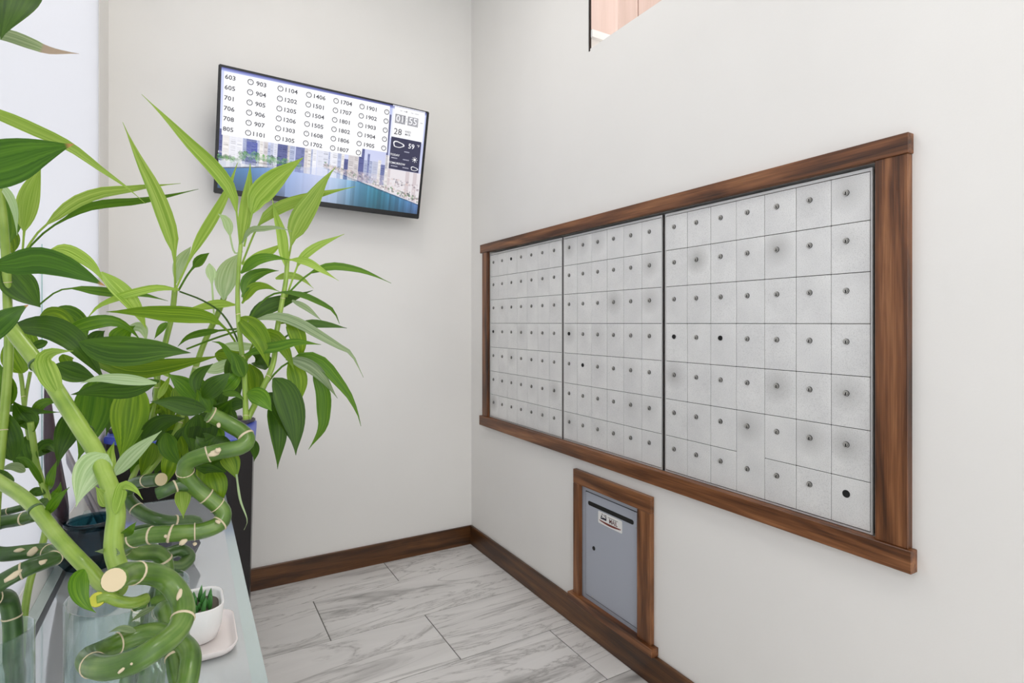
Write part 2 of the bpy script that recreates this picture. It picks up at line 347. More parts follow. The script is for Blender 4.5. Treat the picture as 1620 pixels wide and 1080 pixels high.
for bi, (ys, n, dcol, lab) in enumerate(banks):
    ye = ys + n * dcol
    t = thing('mailbox_unit', lab, 'mailboxes', (0, (ys + ye) / 2, .845), 'letter box banks in the walnut frame'); o0 = t.location
    obj('cabinet_body', box(.004, .15, ye - .002 - o0.y, ys + .002 - o0.y, .841 - o0.z, 1.808 - o0.z), M_KEY, t)
    bm = bmesh.new()                                  # thin raised rim of the bank
    y0, y1, z0, z1 = ye - .0045 - o0.y, ys + .0045 - o0.y, .8405 - o0.z, 1.8095 - o0.z
    bx(bm, -.002, .004, y0, y1, z1 - .0085, z1); bx(bm, -.002, .004, y0, y1, z0, z0 + .005)
    bx(bm, -.002, .004, y0, y0 + .004, z0 + .005, z1 - .0085); bx(bm, -.002, .004, y1 - .004, y1, z0 + .005, z1 - .0085)
    obj('rim', bm, M_EDGE, t)
    for c in range(n):
        for r in range(7):
            if bi == 2 and c == 3 and r == 6: continue
            tall = bi == 2 and c == 3 and r == 5
            zt, zb = RZ[r], RZ[r + 2] if tall else RZ[r + 1]
            w = -dcol - .0016; h = zt - zb - .0018; hr = RZ[r] - RZ[r + 1]
            key = (round(h, 4), round(w, 4))
            if key not in cache:
                b2 = box(-.0035, 0, -w * .60, w * .40, -(h - hr * .34), hr * .34, .0009); me = D.meshes.new('door'); b2.to_mesh(me); b2.free(); me.materials.append(M_ALU); cache[key] = me
            yk = ys + dcol * c - .0008 - w * .40; zk = zt - .0009 - hr * .34
            d = D.objects.new('door', cache[key]); link(d, t); d.location = (random.uniform(0, .0007), yk - o0.y, zk - o0.z)
            if bi == 2 and c == 6 and r == 6:
                hole = lathe([(0, 0), (.0105, 0), (.0105, .0006), (0, .0006)], 18); bmesh.ops.rotate(hole, verts=hole.verts[:], matrix=Matrix.Rotation(-math.pi / 2, 3, 'Y'), cent=(0, 0, 0))
                obj('lock_hole', hole, M_KEY, d, (-.0037, 0, 0)); continue
            lk = D.objects.new('lock', ME_LOCKB if (bi, r, c) in black else ME_LOCK); link(lk, d); lk.rotation_euler.x = random.uniform(-.25, .25)
            if tall:
                lk = D.objects.new('lock', ME_LOCK); link(lk, d); lk.location = (0, 0, -hr)
for bi, y in enumerate((-1.0085, -1.6680)):           # dark piano hinges between the banks
    h = thing('hinge_strip', ('dark hinge strip between the corner bank and the middle bank', 'dark hinge strip between the middle bank and the widest bank')[bi], 'hinge', (0, y, .84), 'hinge strips between the letter box banks')
    obj('leaf_plate', box(-.001, .006, -.0046, .0046, .0, .970), M_KEY, h)
    for k in range(24):
        kn = lathe([(0, 0), (.0022, 0), (.0022, .034), (0, .034)], 8); obj('knuckle', kn, M_DARKMET, h, (-.001, 0, .008 + k * .04))

# ------------------------------------------------------------------ mail drop low on the right wall
ft = thing('walnut_mail_drop_surround', 'small walnut frame with a scuffed sill round the grey mail drop', 'frame', (0, -1.366, .125)); O = (0, -1.366, .125)
fpart('top_rail', -1.617, -1.115, .662, .726, .020, M_WALY, ft, O)
fpart('stile', -1.160, -1.115, .155, .662, .020, M_WALZ, ft, O); fpart('stile', -1.617, -1.541, .155, .662, .020, M_WALZ, ft, O)
fpart('sill', -1.640, -1.092, .122, .155, .036, M_WALY, ft, O)
t = thing('mail_drop', 'grey steel mail drop with a black slot above the baseboard', 'mailbox', (0, -1.345, .137)); O = Vector(t.location)
obj('back_plate', box(.002, .1, -1.543 - O.y, -1.147 - O.y, .0, .521, .001), M_GREYP, t)
dr = obj('door', box(-.0015, .003, -1.522 - O.y, -1.187 - O.y, .036, .500, .0012), M_GREYP, t)
obj('gap_line', box(.0005, .0028, -1.5245 - O.y, -1.1845 - O.y, .0335, .5025), M_KEY, t)
sl = prism([(y - (-1.354), z) for y, z in rrect(-1.354, .591, .149, .0095, .0085, 4)], -.0022, -.0008)
for v in sl.verts: v.co = Vector((v.co.z, v.co.x, v.co.y))
obj('slot', sl, M_KEY, dr, (0, -1.354 - O.y, -O.z))
lk = obj('lock', ME_LOCKB.copy(), None, dr, (.003, -1.246 - O.y, .399 - O.z)); lk.scale = (1, 1.1, 1.1)
for yy, zz in ((-1.517, .575), (-1.235, .18)):
    s = lathe([(0, 0), (.004, 0), (.003, .0012), (0, .0015)], 10); bmesh.ops.rotate(s, verts=s.verts[:], matrix=Matrix.Rotation(-math.pi / 2, 3, 'Y'), cent=(0, 0, 0))
    obj('screw', s, M_LOCK, dr, (-.0012, yy - O.y, zz - O.z))

def poly_mesh(name, polys, mats, parent, conv):       # flat print: [(points, material index)]
    bm = bmesh.new()
    for pts, mi in polys:
        f = bm.faces.new([bm.verts.new(conv(*p)) for p in pts]); f.material_index = mi
    return obj(name, bm, mats, parent)
def text_polys(items, bold=0.0):                      # [(text, x, y, height, aspect)] centred; returns triangles
    out = []
    for s, x, y, h, asp in items:
        c = D.curves.new('t', 'FONT'); c.body = s; c.size = 1; c.align_x = 'CENTER'; c.align_y = 'CENTER'; c.resolution_u = 2; c.offset = bold
        o = D.objects.new('t', c); COL.objects.link(o); bpy.context.view_layer.update()
        me = o.to_mesh()
        for p in me.polygons: out.append([(x + me.vertices[i].co.x * h * asp, y + me.vertices[i].co.y * h) for i in p.vertices])
        o.to_mesh_clear(); D.objects.remove(o); D.curves.remove(c)
    return out
# white mail sticker: a = 0..1 left to right, b = 0..1 bottom to top
SW, SH = .157, .0525
st = obj('sticker', (lambda q: q)(prism(rrect(0, 0, SW / 2, SH / 2, .006, 4), 0, .0006)), plain('sticker_white', (238, 237, 235), .4), dr)
for v in st.data.vertices: v.co = Vector((-v.co.z - .0019, -v.co.x, v.co.y))
st.location = (0, -1.3555 - O.y, .550 - O.z)
sp = lambda a, b: (-.0027, -(a - .5) * SW, (b - .5) * SH)
M_NAVY, M_RED = plain('print_navy', (28, 26, 48), .5), plain('print_red_brown', (120, 48, 36), .5)
M_GR = plain('print_grey', (120, 118, 116), .5)
polys = [([(.10, .42), (.36, .42), (.36, .88), (.16, .88)], 0)]
poly_mesh('emblem', polys, [M_NAVY], st, sp)
sp2 = lambda a, b: (-.0030, -(a - .5) * SW, (b - .5) * SH)
poly_mesh('eagle', [([(.12, .80), (.20, .82), (.34, .66), (.33, .60), (.22, .60), (.13, .52), (.20, .68)], 0), ([(.22, .88), (.36, .80), (.36, .74), (.2, .83)], 0)], [st.data.materials[0]], st, sp2)
sw = [(.04, .30)] + [(.04 + .92 * k / 8, .30 - .02 * math.sin(math.pi * k / 8)) for k in range(1, 8)] + [(.96, .30)]
lo = [(.94 - .86 * k / 8, .22 - .12 * math.sin(math.pi * k / 8)) for k in range(0, 9)]
poly_mesh('stripe', [(sw + lo, 0)], [M_RED], st, sp)
poly_mesh('lettering', [(p, 0) for p in text_polys([('MAIL', .64, .52, .50, .36 * SH / SW * 2.6)], .02)], [plain('print_dark_red', (96, 50, 44), .5)], st, sp)
poly_mesh('small_lettering', [([(.42 + .032 * k, .76), (.445 + .032 * k, .76), (.445 + .032 * k, .82), (.42 + .032 * k, .82)], 0) for k in range(13)], [M_GR], st, sp)

# ------------------------------------------------------------------ television on the back wall
TVW = 1.0543; TVH = TVW * 9 / 16 * 1.01
tv = thing('television', 'wall-mounted flat television tilted down, showing a unit list over a river skyline', 'television', (-.918, -.176, 2.312))
tv.rotation_mode = 'YXZ'; tv.rotation_euler = (.2025, .0309, -.0115)
obj('casing', box(-TVW / 2, TVW / 2, -.012, .03, -TVH / 2, TVH / 2, .004, 2), M_BLACK, tv)
obj('back_cover', box(-TVW * .36, TVW * .36, .03, .06, -TVH * .36, TVH * .34, .012, 2), M_BLACK, tv)
U = lambda u, v, e=.0126: ((u - .5) * TVW, -e, (.5 - v) * TVH)
picmat, nt, b = newmat('screen_picture'); at = nd(nt, 'ShaderNodeVertexColor', layer_name='col')
b.inputs['Base Color'].default_value = (.01, .01, .01, 1); b.inputs['Roughness'].default_value = .25
nt.links.new(at.outputs[0], b.inputs['Emission Color']); b.inputs['Emission Strength'].default_value = 2 ** -EXPO
def vgrid(name, quads, parent, e):                    # [(4 uv points, 4 colours)]
    vs, fs, cs = [], [], []
    for q, c in quads:
        k = len(vs); vs += [U(a, b_, e) for a, b_ in q]; fs.append(tuple(range(k, k + len(q)))); cs += c if isinstance(c, list) else [c] * len(q)
    me = D.meshes.new(name); me.from_pydata(vs, [], fs); ca = me.color_attributes.new('col', 'FLOAT_COLOR', 'POINT')
    for i, c in enumerate(cs): ca.data[i].color = lin(c)
    me.materials.append(picmat); return obj(name, me, None, parent)
rq = random.Random(3); Q = []
def R_(u0, v0, u1, v1, c): Q.append(([(u0, v0), (u0, v1), (u1, v1), (u1, v0)], c))
Q.append(([(.012, .045), (.018, .955), (.985, .955), (.985, .035)], [(205, 212, 250), (196, 204, 236), (214, 216, 240), (188, 196, 236)]))
scr = vgrid('screen', Q, tv, .0123); Q = []
Q.append(([(.012, .02), (.012, .045), (.985, .04), (.985, .015)], [(60, 66, 150), (176, 186, 240), (150, 160, 220), (50, 52, 120)]))
u = .014
while u < .80:                                        # towers
    w = rq.uniform(.008, .03); top = rq.uniform(.40, .56); g = rq.choice([(226, 228, 242), (238, 238, 246), (178, 186, 216), (120, 128, 176), (196, 200, 222), (90, 96, 150), (212, 206, 208), (236, 232, 230)])
    R_(u, top, u + w, .735, g); k = top
    while k < .70:
        h = rq.uniform(.010, .02); jj = rq.randint(-60, 20); g2 = tuple(max(0, min(255, x + jj)) for x in g); R_(u + w * .15, k, u + w * .85, k + h * .6, g2); k += h
    u += w * rq.uniform(.8, 1.15)
R_(.13, .55, .175, .65, (72, 84, 178)); R_(.012, .66, .37, .675, (232, 232, 238)); R_(.012, .70, .37, .715, (52, 58, 60))
for k in range(230):                                  # left bank trees
    x = rq.uniform(.015, .37); y = .70 - .02 * rq.random() - rq.uniform(0, .05) * (1 if .1 < x < .32 else .5) + (.03 if x < .1 else 0); s = rq.uniform(.006, .012)
    Q.append(([(x - s, y), (x, y + s * 1.8), (x + s, y), (x, y - s * 1.8)], rq.choice([(74, 140, 62), (52, 112, 50), (104, 172, 84), (40, 84, 44), (138, 196, 110)])))
def wl(u_): return .80 - (u_ - .015) * .31 if u_ < .38 else (.687 - (u_ - .38) * .27 if u_ < .48 else .66 + (u_ - .48) * .405)
wc = [(.01, (58, 112, 160)), (.15, (84, 132, 186)), (.3, (150, 176, 226)), (.45, (204, 212, 246)), (.55, (182, 206, 238)), (.66, (88, 150, 186)), (.75, (52, 118, 140)), (.85, (70, 130, 166)), (1.0, (96, 128, 184))]
def wcol(u_, dk):
    for (a, c), (b_, d) in zip(wc, wc[1:]):
        if a <= u_ <= b_:
            t = (u_ - a) / (b_ - a); return tuple(max(0, (x + (y - x) * t) * dk) for x, y in zip(c, d))
    return wc[-1][1]
for k in range(24):
    a, b_ = .015 + .37 * k / 24, .015 + .37 * (k + 1) / 24
    Q.append(([(a, .715), (a, wl(a) - .006), (b_, wl(b_) - .006), (b_, .715)], rq.choice([(206, 210, 222), (190, 196, 208), (222, 224, 232)])))
    Q.append(([(a, wl(a) - .010), (a, wl(a)), (b_, wl(b_)), (b_, wl(b_) - .010)], (70, 80, 100)))
    a, b_ = .48 + .505 * k / 24, .48 + .505 * (k + 1) / 24
    Q.append(([(a, .645), (a, wl(a)), (b_, wl(b_)), (b_, .645)] if a < .79 else [(a, .575), (a, wl(a)), (b_, wl(b_)), (b_, .575)], rq.choice([(226, 216, 218), (212, 200, 204), (232, 226, 230)])))
n = 90
for k in range(n):                                    # river
    a, b_ = .015 + .97 * k / n, .015 + .97 * (k + 1) / n; j = rq.uniform(.86, 1.14) if a > .58 else rq.uniform(.985, 1.015)
    ca_ = tuple(min(255, x * j) for x in wcol(a, 1.0)); cb = tuple(min(255, x * j) for x in wcol(b_, 1.0))
    dk = .62 if a < .3 else (.85 if a < .55 else .72)
    Q.append(([(a, wl(a)), (a, .955), (b_, .955), (b_, wl(b_))], [ca_, tuple(x * dk for x in ca_), tuple(x * dk for x in cb), cb]))
for k in range(330):                                  # right bank promenade
    x = rq.uniform(.48, .98); y = wl(x) - rq.uniform(.012, .03 + (.30 if x > .8 else .2) * (x - .46)); s = rq.uniform(.003, .009)
    R_(x - s, y - s * 1.2, x + s * .6, y + s * 1.2, rq.choice([(236, 226, 226), (222, 206, 204), (196, 184, 190), (242, 240, 244), (150, 132, 140), (214, 190, 184), (92, 88, 104)]))
for k in range(130):
    x = rq.uniform(.48, .98); y = wl(x) - rq.uniform(.02, .05 + .03 * (x - .48)); s = rq.uniform(.003, .007)
    Q.append(([(x - s, y), (x, y + s * 1.7), (x + s, y), (x, y - s * 1.7)], rq.choice([(70, 120, 72), (48, 92, 58), (96, 148, 92), (36, 62, 48)])))
for k in range(60):
    a, b_ = .48 + .505 * k / 60, .48 + .505 * (k + 1) / 60
    Q.append(([(a, wl(a) - .014), (a, wl(a) - .004), (b_, wl(b_) - .004), (b_, wl(b_) - .014)], (216, 220, 232)))
    Q.append(([(a, wl(a) - .004), (a, wl(a) + .008), (b_, wl(b_) + .008), (b_, wl(b_) - .004)], (36, 48, 82)))
R_(.80, .01, .978, .3, (240, 242, 255)); R_(.787, .10, .797, .58, (96, 100, 140))
vgrid('skyline_picture', Q, scr, .0126); Q = []
Q.append(([(.023, .047), (.023, .532), (.24, .528), (.66, .515), (.662, .442), (.790, .437), (.785, .03), (.3, .04)], (253, 253, 255)))
R_(.81, .02, .975, .285, (252, 252, 254)); R_(.806, .287, .971, .573, (46, 46, 78))
R_(.817, .082, .873, .162, (92, 92, 104)); R_(.885, .082, .943, .162, (92, 92, 104))
for x in (.84, .86, .9, .92, .93): R_(x, .045, x + .012, .050, (150, 150, 158))
R_(.872, .040, .879, .054, (60, 60, 66)); R_(.955, .116, .968, .121, (60, 60, 66))
R_(.8775, .103, .8815, .110, (80, 80, 90)); R_(.8775, .130, .8815, .137, (80, 80, 90))
for x0, x1, y, h in ((.882, .91, .396, .010), (.815, .848, .468, .009), (.878, .912, .468, .009), (.816, .852, .541, .009), (.880, .914, .541, .009)): R_(x0, y, x1, y + h, (196, 196, 214))
vgrid('panels', Q, scr, .0129)
M_INK = emitmat('screen_ink', (64, 64, 72), 2 ** -EXPO); M_LITE = emitmat('screen_white', (248, 248, 252), 2 ** -EXPO)
nums = [['603', '605', '701', '706', '708', '805'], ['903', '904', '905', '906', '907', '1101'], ['1104', '1202', '1205', '1206', '1303', '1305'],
        ['1406', '1501', '1504', '1505', '1608', '1702'], ['1704', '1707', '1801', '1802', '1806', '1807'], ['1901', '1902', '1903', '1904', '1905']]
tx = []; rings = []
A9 = TVH / TVW
for c, colm in enumerate(nums):
    for r, s in enumerate(colm):
        tx.append((s, .049 + .1288 * c, -(.0875 + .0795 * r), .047, A9 * 1.12))
        uu, vv = .132 + .1278 * c, .0855 + .0795 * r
        rings.append([])
        for k in range(16):
            a, b_ = 2 * math.pi * k / 16, 2 * math.pi * (k + 1) / 16
            rings[-1].append(([(uu + r_ * A9 * math.cos(q), vv + r_ * math.sin(q)) for r_, q in ((.017, a), (.023, a), (.023, b_), (.017, b_))], 0))
        rings[-1].append(([(uu - .006 * A9, vv - .010), (uu - .006 * A9, vv - .006), (uu + .006 * A9, vv - .006), (uu + .006 * A9, vv - .010)], 0))
UC = lambda u_, v_: U(u_, v_, .0133)
poly_mesh('unit_numbers', [([(x, -y) for x, y in p], 0) for p in text_polys(tx, .02)], [M_INK], scr, UC)
for rg in rings: poly_mesh('parcel_circle', rg, [M_INK], scr, UC)
tx = [('28', .838, -.238, .078, A9), ('WED', .892, -.222, .026, A9), ('MAR', .892, -.247, .026, A9)]
poly_mesh('date', [([(x, -y) for x, y in p], 0) for p in text_polys(tx, .004)], [M_INK], scr, UC)
tx = [('01', .845, -.1225, .083, A9), ('55', .914, -.1225, .083, A9), ('59', .918, -.345, .062, A9), ('°F', .955, -.330, .030, A9), ('TODAY', .833, -.445, .026, A9), ('TOMORROW', .848, -.518, .026, A9)]
poly_mesh('clock_and_weather', [([(x, -y) for x, y in p], 0) for p in text_polys(tx, .012)], [M_LITE], scr, UC)
ic = []
def cloud(u0, v0, s):
    out = []
    for k in range(25):
        a = 2 * math.pi * k / 24; rr = 1 + .16 * math.cos(3 * a + .4); out.append((math.cos(a) * rr * 1.25, math.sin(a) * rr * .8 if math.sin(a) < 0 else math.sin(a) * .55))
    for p, q in zip(out, out[1:]):
        ic.append(([(u0 + s * A9 * p[0], v0 + s * p[1]), (u0 + s * A9 * p[0] * .78, v0 + s * p[1] * .74), (u0 + s * A9 * q[0] * .78, v0 + s * q[1] * .74), (u0 + s * A9 * q[0], v0 + s * q[1])], 0))
cloud(.846, .352, .042); cloud(.944, .543, .028)
for k in range(8):
    a = math.pi / 4 * k; ic.append(([(.943 + A9 * r_ * math.cos(a + t), .457 + r_ * math.sin(a + t)) for r_, t in ((.017, .12), (.027, .08), (.027, -.08), (.017, -.12))], 0))
ic.append(([(.943 + A9 * .012 * math.cos(k * .524), .457 + .012 * math.sin(k * .524)) for k in range(12)], 0))
poly_mesh('weather_icons', ic, [M_LITE], scr, UC)
# bracket between casing and wall
mt = obj('mount_arm', box(-.06, .06, .055, .075, -.16, .16, .002), M_DARKMET, tv)
obj('arm', tube([Vector((0, .07, .05)), Vector((.05, .12, .06)), Vector((0, .165, .05))], .014, 10), M_DARKMET, mt)
#PLANTS
# ------------------------------------------------------------------ mirror-topped console table along the left wall
TX0, TX1, TY0, TY1, TZ = XL + .001, CAM.x + .132, -2.72, -.72, .73
M_MIRR = plain('silvered_glass', (204, 209, 210), .05, .5, .8, .6)
M_BEV = plain('pale_green_bevel', (206, 220, 218), .16, .6)
M_DGREY = plain('dark_grey_shadow', (92, 96, 98), .3, .5)  # dark grey that paints the shadow line beside the bevel
tb = thing('console_table', 'long mirror-topped console table against the window wall, crowded with plants', 'table', ((TX0 + TX1) / 2, (TY0 + TY1) / 2, 0)); O = Vector(tb.location)
obj('tabletop', box(TX0 + .038 - O.x, TX1 - .027 - O.x, TY0 + .027 - O.y, TY1 - .027 - O.y, TZ - .02, TZ), M_MIRR, tb)
def bev_strip(x0, x1, y0, y1, side):
    bm = box(x0, x1, y0, y1, TZ - .02, TZ + .0002)
    for v in bm.verts:
        if v.co.z > TZ - .01:
            if side == 'x1' and v.co.x > (x0 + x1) / 2: v.co.z -= .003
            if side == 'x0' and v.co.x < (x0 + x1) / 2: v.co.z -= .003
            if side == 'y1' and v.co.y > (y0 + y1) / 2: v.co.z -= .003
            if side == 'y0' and v.co.y < (y0 + y1) / 2: v.co.z -= .003
    return obj('edge_strip', bm, M_BEV, tb)
bev_strip(TX1 - .027 - O.x, TX1 - O.x, TY0 - O.y, TY1 - O.y, 'x1'); bev_strip(TX0 - O.x, TX0 + .026 - O.x, TY0 - O.y, TY1 - O.y, 'x0')
bev_strip(TX0 + .038 - O.x, TX1 - .027 - O.x, TY1 - .027 - O.y, TY1 - O.y, 'y1'); bev_strip(TX0 + .038 - O.x, TX1 - .027 - O.x, TY0 - O.y, TY0 + .027 - O.y, 'y0')
obj('shadow_strip', box(TX0 + .026 - O.x, TX0 + .038 - O.x, TY0 - O.y, TY1 - O.y, TZ - .02, TZ - .0015), M_DGREY, tb)  # dark strip standing in for the shadow line along the wall-side bevel
obj('apron', box(TX0 + .02 - O.x, TX1 - .02 - O.x, TY0 + .02 - O.y, TY1 - .02 - O.y, TZ - .085, TZ - .02, .002), M_MIRR, tb)
for sx in (TX0 + .03, TX1 - .06):
    for sy in (TY0 + .03, TY1 - .06): obj('leg', box(sx - O.x, sx + .032 - O.x, sy - O.y, sy + .032 - O.y, 0, TZ - .085, .002), M_MIRR, tb)

# ------------------------------------------------------------------ bow-fronted recycling bin with a blue lid, behind the table
M_BIN = plain('dark_bin_plastic', (26, 22, 24), .32); M_BLUE = plain('blue_lid_plastic', (62, 84, 190), .3); M_CHAR = plain('charcoal_plastic', (70, 66, 70), .45)
bz = .915
def onz(px, py): return P(px, py, (CAM.z - bz) * F / (py - HY))
fr = [onz(164, 691), onz(200, 695.5), onz(240, 698.5), onz(284, 700), onz(330, 699), onz(370, 696), onz(404, 691)]
plan = [(p.x, p.y) for p in fr]; plan += [(plan[-1][0] + .05, -.16), (plan[-1][0] - .01, -.05), (plan[0][0] + .04, -.05), (plan[0][0] + .004, -.12)]
cxb = sum(p[0] for p in plan) / len(plan); cyb = sum(p[1] for p in plan) / len(plan)
loc = [(x - cxb, y - cyb) for x, y in plan]
bn = thing('recycling_bin', 'tall dark bow-fronted bin with a blue lid between table and television wall', 'bin', (cxb, cyb, 0))
body = loft([[(x * s, y * s, z) for x, y in loc] for s, z in ((.90, .0), (.905, .02), (.968, bz - .03))])
obj('bin_body', body, M_BIN, bn)
lid = obj('lid', prism([(x * 1.0, y * 1.0) for x, y in loc], bz - .03, bz, .004), M_BLUE, bn)
ins = [(x * .8 - .0, y * .42 + .10) for x, y in loc]
obj('lid_flap', prism([(x * .97, .135 + y * .2) for x, y in loc], bz, bz + .020, .004), M_CHAR, lid)
for s in (-1, 1): obj('hinge', box(s * .22 - .03, s * .22 + .03, .13, .17, bz + .020, bz + .036, .004), M_CHAR, lid)

# ------------------------------------------------------------------ things standing on the table
def glass(name, col, refl=1.0):                       # thin-walled vessel glass: tinted see-through with fresnel reflections
    m, nt, b = newmat(name); nt.nodes.remove(b); t = nd(nt, 'ShaderNodeBsdfTransparent'); t.inputs[0].default_value = lin(col)
    g = nd(nt, 'ShaderNodeBsdfGlossy', i_Roughness=.03); lw = nd(nt, 'ShaderNodeLayerWeight', i_Blend=.5); pw_ = nd(nt, 'ShaderNodeMath', operation='POWER', i_1=4.0); nt.links.new(lw.outputs['Facing'], pw_.inputs[0]); fr_ = nd(nt, 'ShaderNodeMath', operation='MULTIPLY_ADD', i_1=.8, i_2=.035); nt.links.new(pw_.outputs[0], fr_.inputs[0]); n = nd(nt, 'ShaderNodeTexNoise', i_Scale=14.0)
    bp = nd(nt, 'ShaderNodeBump', i_Strength=.05, i_Distance=.002); nt.links.new(n.outputs[0], bp.inputs['Height']); nt.links.new(bp.outputs[0], g.inputs['Normal'])
    ms = nd(nt, 'ShaderNodeMixShader'); nt.links.new(fr_.outputs[0], ms.inputs[0]); nt.links.new(t.outputs[0], ms.inputs[1]); nt.links.new(g.outputs[0], ms.inputs[2])
    nt.links.new(ms.outputs[0], nt.nodes['Material Output'].inputs['Surface']); return m
M_TEAL = glass('teal_glass', (84, 150, 160)); M_CLEAR = glass('clear_glass', (246, 252, 251))
M_TEALD = glass('deep_teal_glass', (112, 160, 170))
p = P(147, 900, 1.56); t = thing('glass_jar', 'short dark teal faceted glass jar near the window wall', 'jar', (p.x, p.y, TZ + .0005))
prof = [(0, .0), (.060, .0), (.086, .035), (.088, .05), (.058, .105), (.058, .118), (.052, .118), (.052, .106), (.081, .05), (.079, .036), (.055, .008), (0, .008)]
obj('jar_body', lathe(prof, 8, .35), M_TEALD, t)
rim = obj('rim', tube([Vector((.060 * math.cos(a), .060 * math.sin(a), .121)) for a in (2 * math.pi * k / 36 for k in range(37))], .0065, 10, False), M_TEALD, t); smooth(rim)

p = P(300, 947, 1.185); PX, PY = p.x, p.y
M_CER = plain('white_glazed_ceramic', (242, 240, 238), .22, 0, .5, .3); M_TRAY = plain('blush_white_ceramic', (240, 231, 228), .3)
t = thing('plant_tray', 'blush white tray with rounded corners under the white succulent pot', 'tray', (PX, PY - .012, TZ + .0003))
R = lambda hx, hy, r, z: [(x, y, z) for x, y in rrect(0, 0, hx, hy, r, 6)]
tr_ = obj('tray_body', loft([R(.070, .078, .028, 0), R(.082, .090, .034, .004), R(.0865, .0945, .036, .016), R(.0835, .0915, .034, .0165), R(.078, .086, .032, .007), R(.07, .078, .03, .006)]), M_TRAY, t); smooth(tr_)
t = thing('succulent_pot', 'white rounded ceramic pot on the tray holding a small succulent', 'plant pot', (PX, PY, TZ + .0068))
pot = obj('pot_body', loft([R(.044, .044, .03, 0), R(.052, .052, .034, .006), R(.059, .059, .036, .03), R(.0635, .0635, .036, .074), R(.061, .061, .034, .076), R(.057, .057, .032, .070), R(.055, .055, .032, .055)], True, True), M_CER, t); smooth(pot)
M_SOIL = plain('potting_grit', (92, 84, 74), .95)
obj('soil', prism(rrect(0, 0, .0545, .0545, .032, 6), .055, .058), M_SOIL, t)
def leafm(name, a, b_, tip=None, trans=.35, stripe=.5):
    m, nt, b = newmat(name); uv = nd(nt, 'ShaderNodeUVMap'); sx = nd(nt, 'ShaderNodeSeparateXYZ'); nt.links.new(uv.outputs[0], sx.inputs[0])
    oi = nd(nt, 'ShaderNodeObjectInfo'); mp = nd(nt, 'ShaderNodeMapping'); mp.inputs['Scale'].default_value = (9, .7, 1); nt.links.new(uv.outputs[0], mp.inputs['Vector'])
    mu = nd(nt, 'ShaderNodeMath', operation='MULTIPLY', i_1=41.0); nt.links.new(oi.outputs['Random'], mu.inputs[0]); nt.links.new(mu.outputs[0], mp.inputs['Location'])
    n = nd(nt, 'ShaderNodeTexNoise', i_Scale=1.6, i_Detail=4.0); nt.links.new(mp.outputs[0], n.inputs['Vector'])
    mid = [(x + y) / 2 for x, y in zip(a, b_)]
    lo = .5 - .22 * stripe - .08; hi = .5 + .22 * stripe + .08
    r = ramp(nt, n.outputs[0], [(max(.05, 1 - hi), lin(a)), (.5, lin(mid)), (min(.95, hi), lin(b_))]); c = r.outputs[0]
    hs = nd(nt, 'ShaderNodeHueSaturation'); vr = nd(nt, 'ShaderNodeMapRange'); vr.inputs['To Min'].default_value = .82; vr.inputs['To Max'].default_value = 1.16
    nt.links.new(oi.outputs['Random'], vr.inputs['Value']); nt.links.new(vr.outputs[0], hs.inputs['Value']); nt.links.new(c, hs.inputs['Color']); c = hs.outputs[0]
    if tip:
        tr0 = ramp(nt, sx.outputs[1], [(.0, (0, 0, 0, 1)), (tip[0], (0, 0, 0, 1)), (min(1, tip[0] + .035), (1, 1, 1, 1))])
        mx = nd(nt, 'ShaderNodeMix', data_type='RGBA'); nt.links.new(tr0.outputs[0], mx.inputs['Factor']); nt.links.new(c, mx.inputs[6]); mx.inputs[7].default_value = lin(tip[1]); c = mx.outputs[2]
    nt.links.new(c, b.inputs['Base Color']); b.inputs['Roughness'].default_value = .4; b.inputs['Specular IOR Level'].default_value = .35
    tl = nd(nt, 'ShaderNodeBsdfTranslucent'); br = nd(nt, 'ShaderNodeMix', data_type='RGBA', blend_type='MULTIPLY'); br.inputs['Factor'].default_value = 1; br.inputs[7].default_value = (1.0, 1.0, .55, 1)
    nt.links.new(c, br.inputs[6]); nt.links.new(br.outputs[2], tl.inputs['Color'])
    ms = nd(nt, 'ShaderNodeMixShader', i_0=trans); nt.links.new(b.outputs[0], ms.inputs[1]); nt.links.new(tl.outputs[0], ms.inputs[2]); nt.links.new(ms.outputs[0], nt.nodes['Material Output'].inputs['Surface'])
    bp = nd(nt, 'ShaderNodeBump', i_Strength=.12, i_Distance=.001); nt.links.new(n.outputs[0], bp.inputs['Height']); nt.links.new(bp.outputs[0], b.inputs['Normal'])
    return m
LM = {'d': leafm('leaf_dark', (42, 76, 10), (80, 116, 24), None, .25), 'm': leafm('leaf_mid', (64, 108, 20), (112, 152, 36), None, .35), 'l': leafm('leaf_light', (130, 168, 56), (188, 212, 110), None, .42),
      's': leafm('leaf_striped', (72, 114, 18), (158, 186, 48), None, .4, .9), 'p': leafm('leaf_pale', (160, 190, 136), (206, 222, 186), None, .4), 'g': leafm('leaf_grey_green', (112, 136, 92), (168, 184, 146), None, .3),
      'D': leafm('leaf_dark_dry_tip', (50, 92, 14), (86, 130, 30), (.93, (186, 140, 88)), .28), 'G': leafm('leaf_grey_dry_tip', (120, 142, 98), (170, 182, 146), (.62, (176, 156, 140)), .3)}
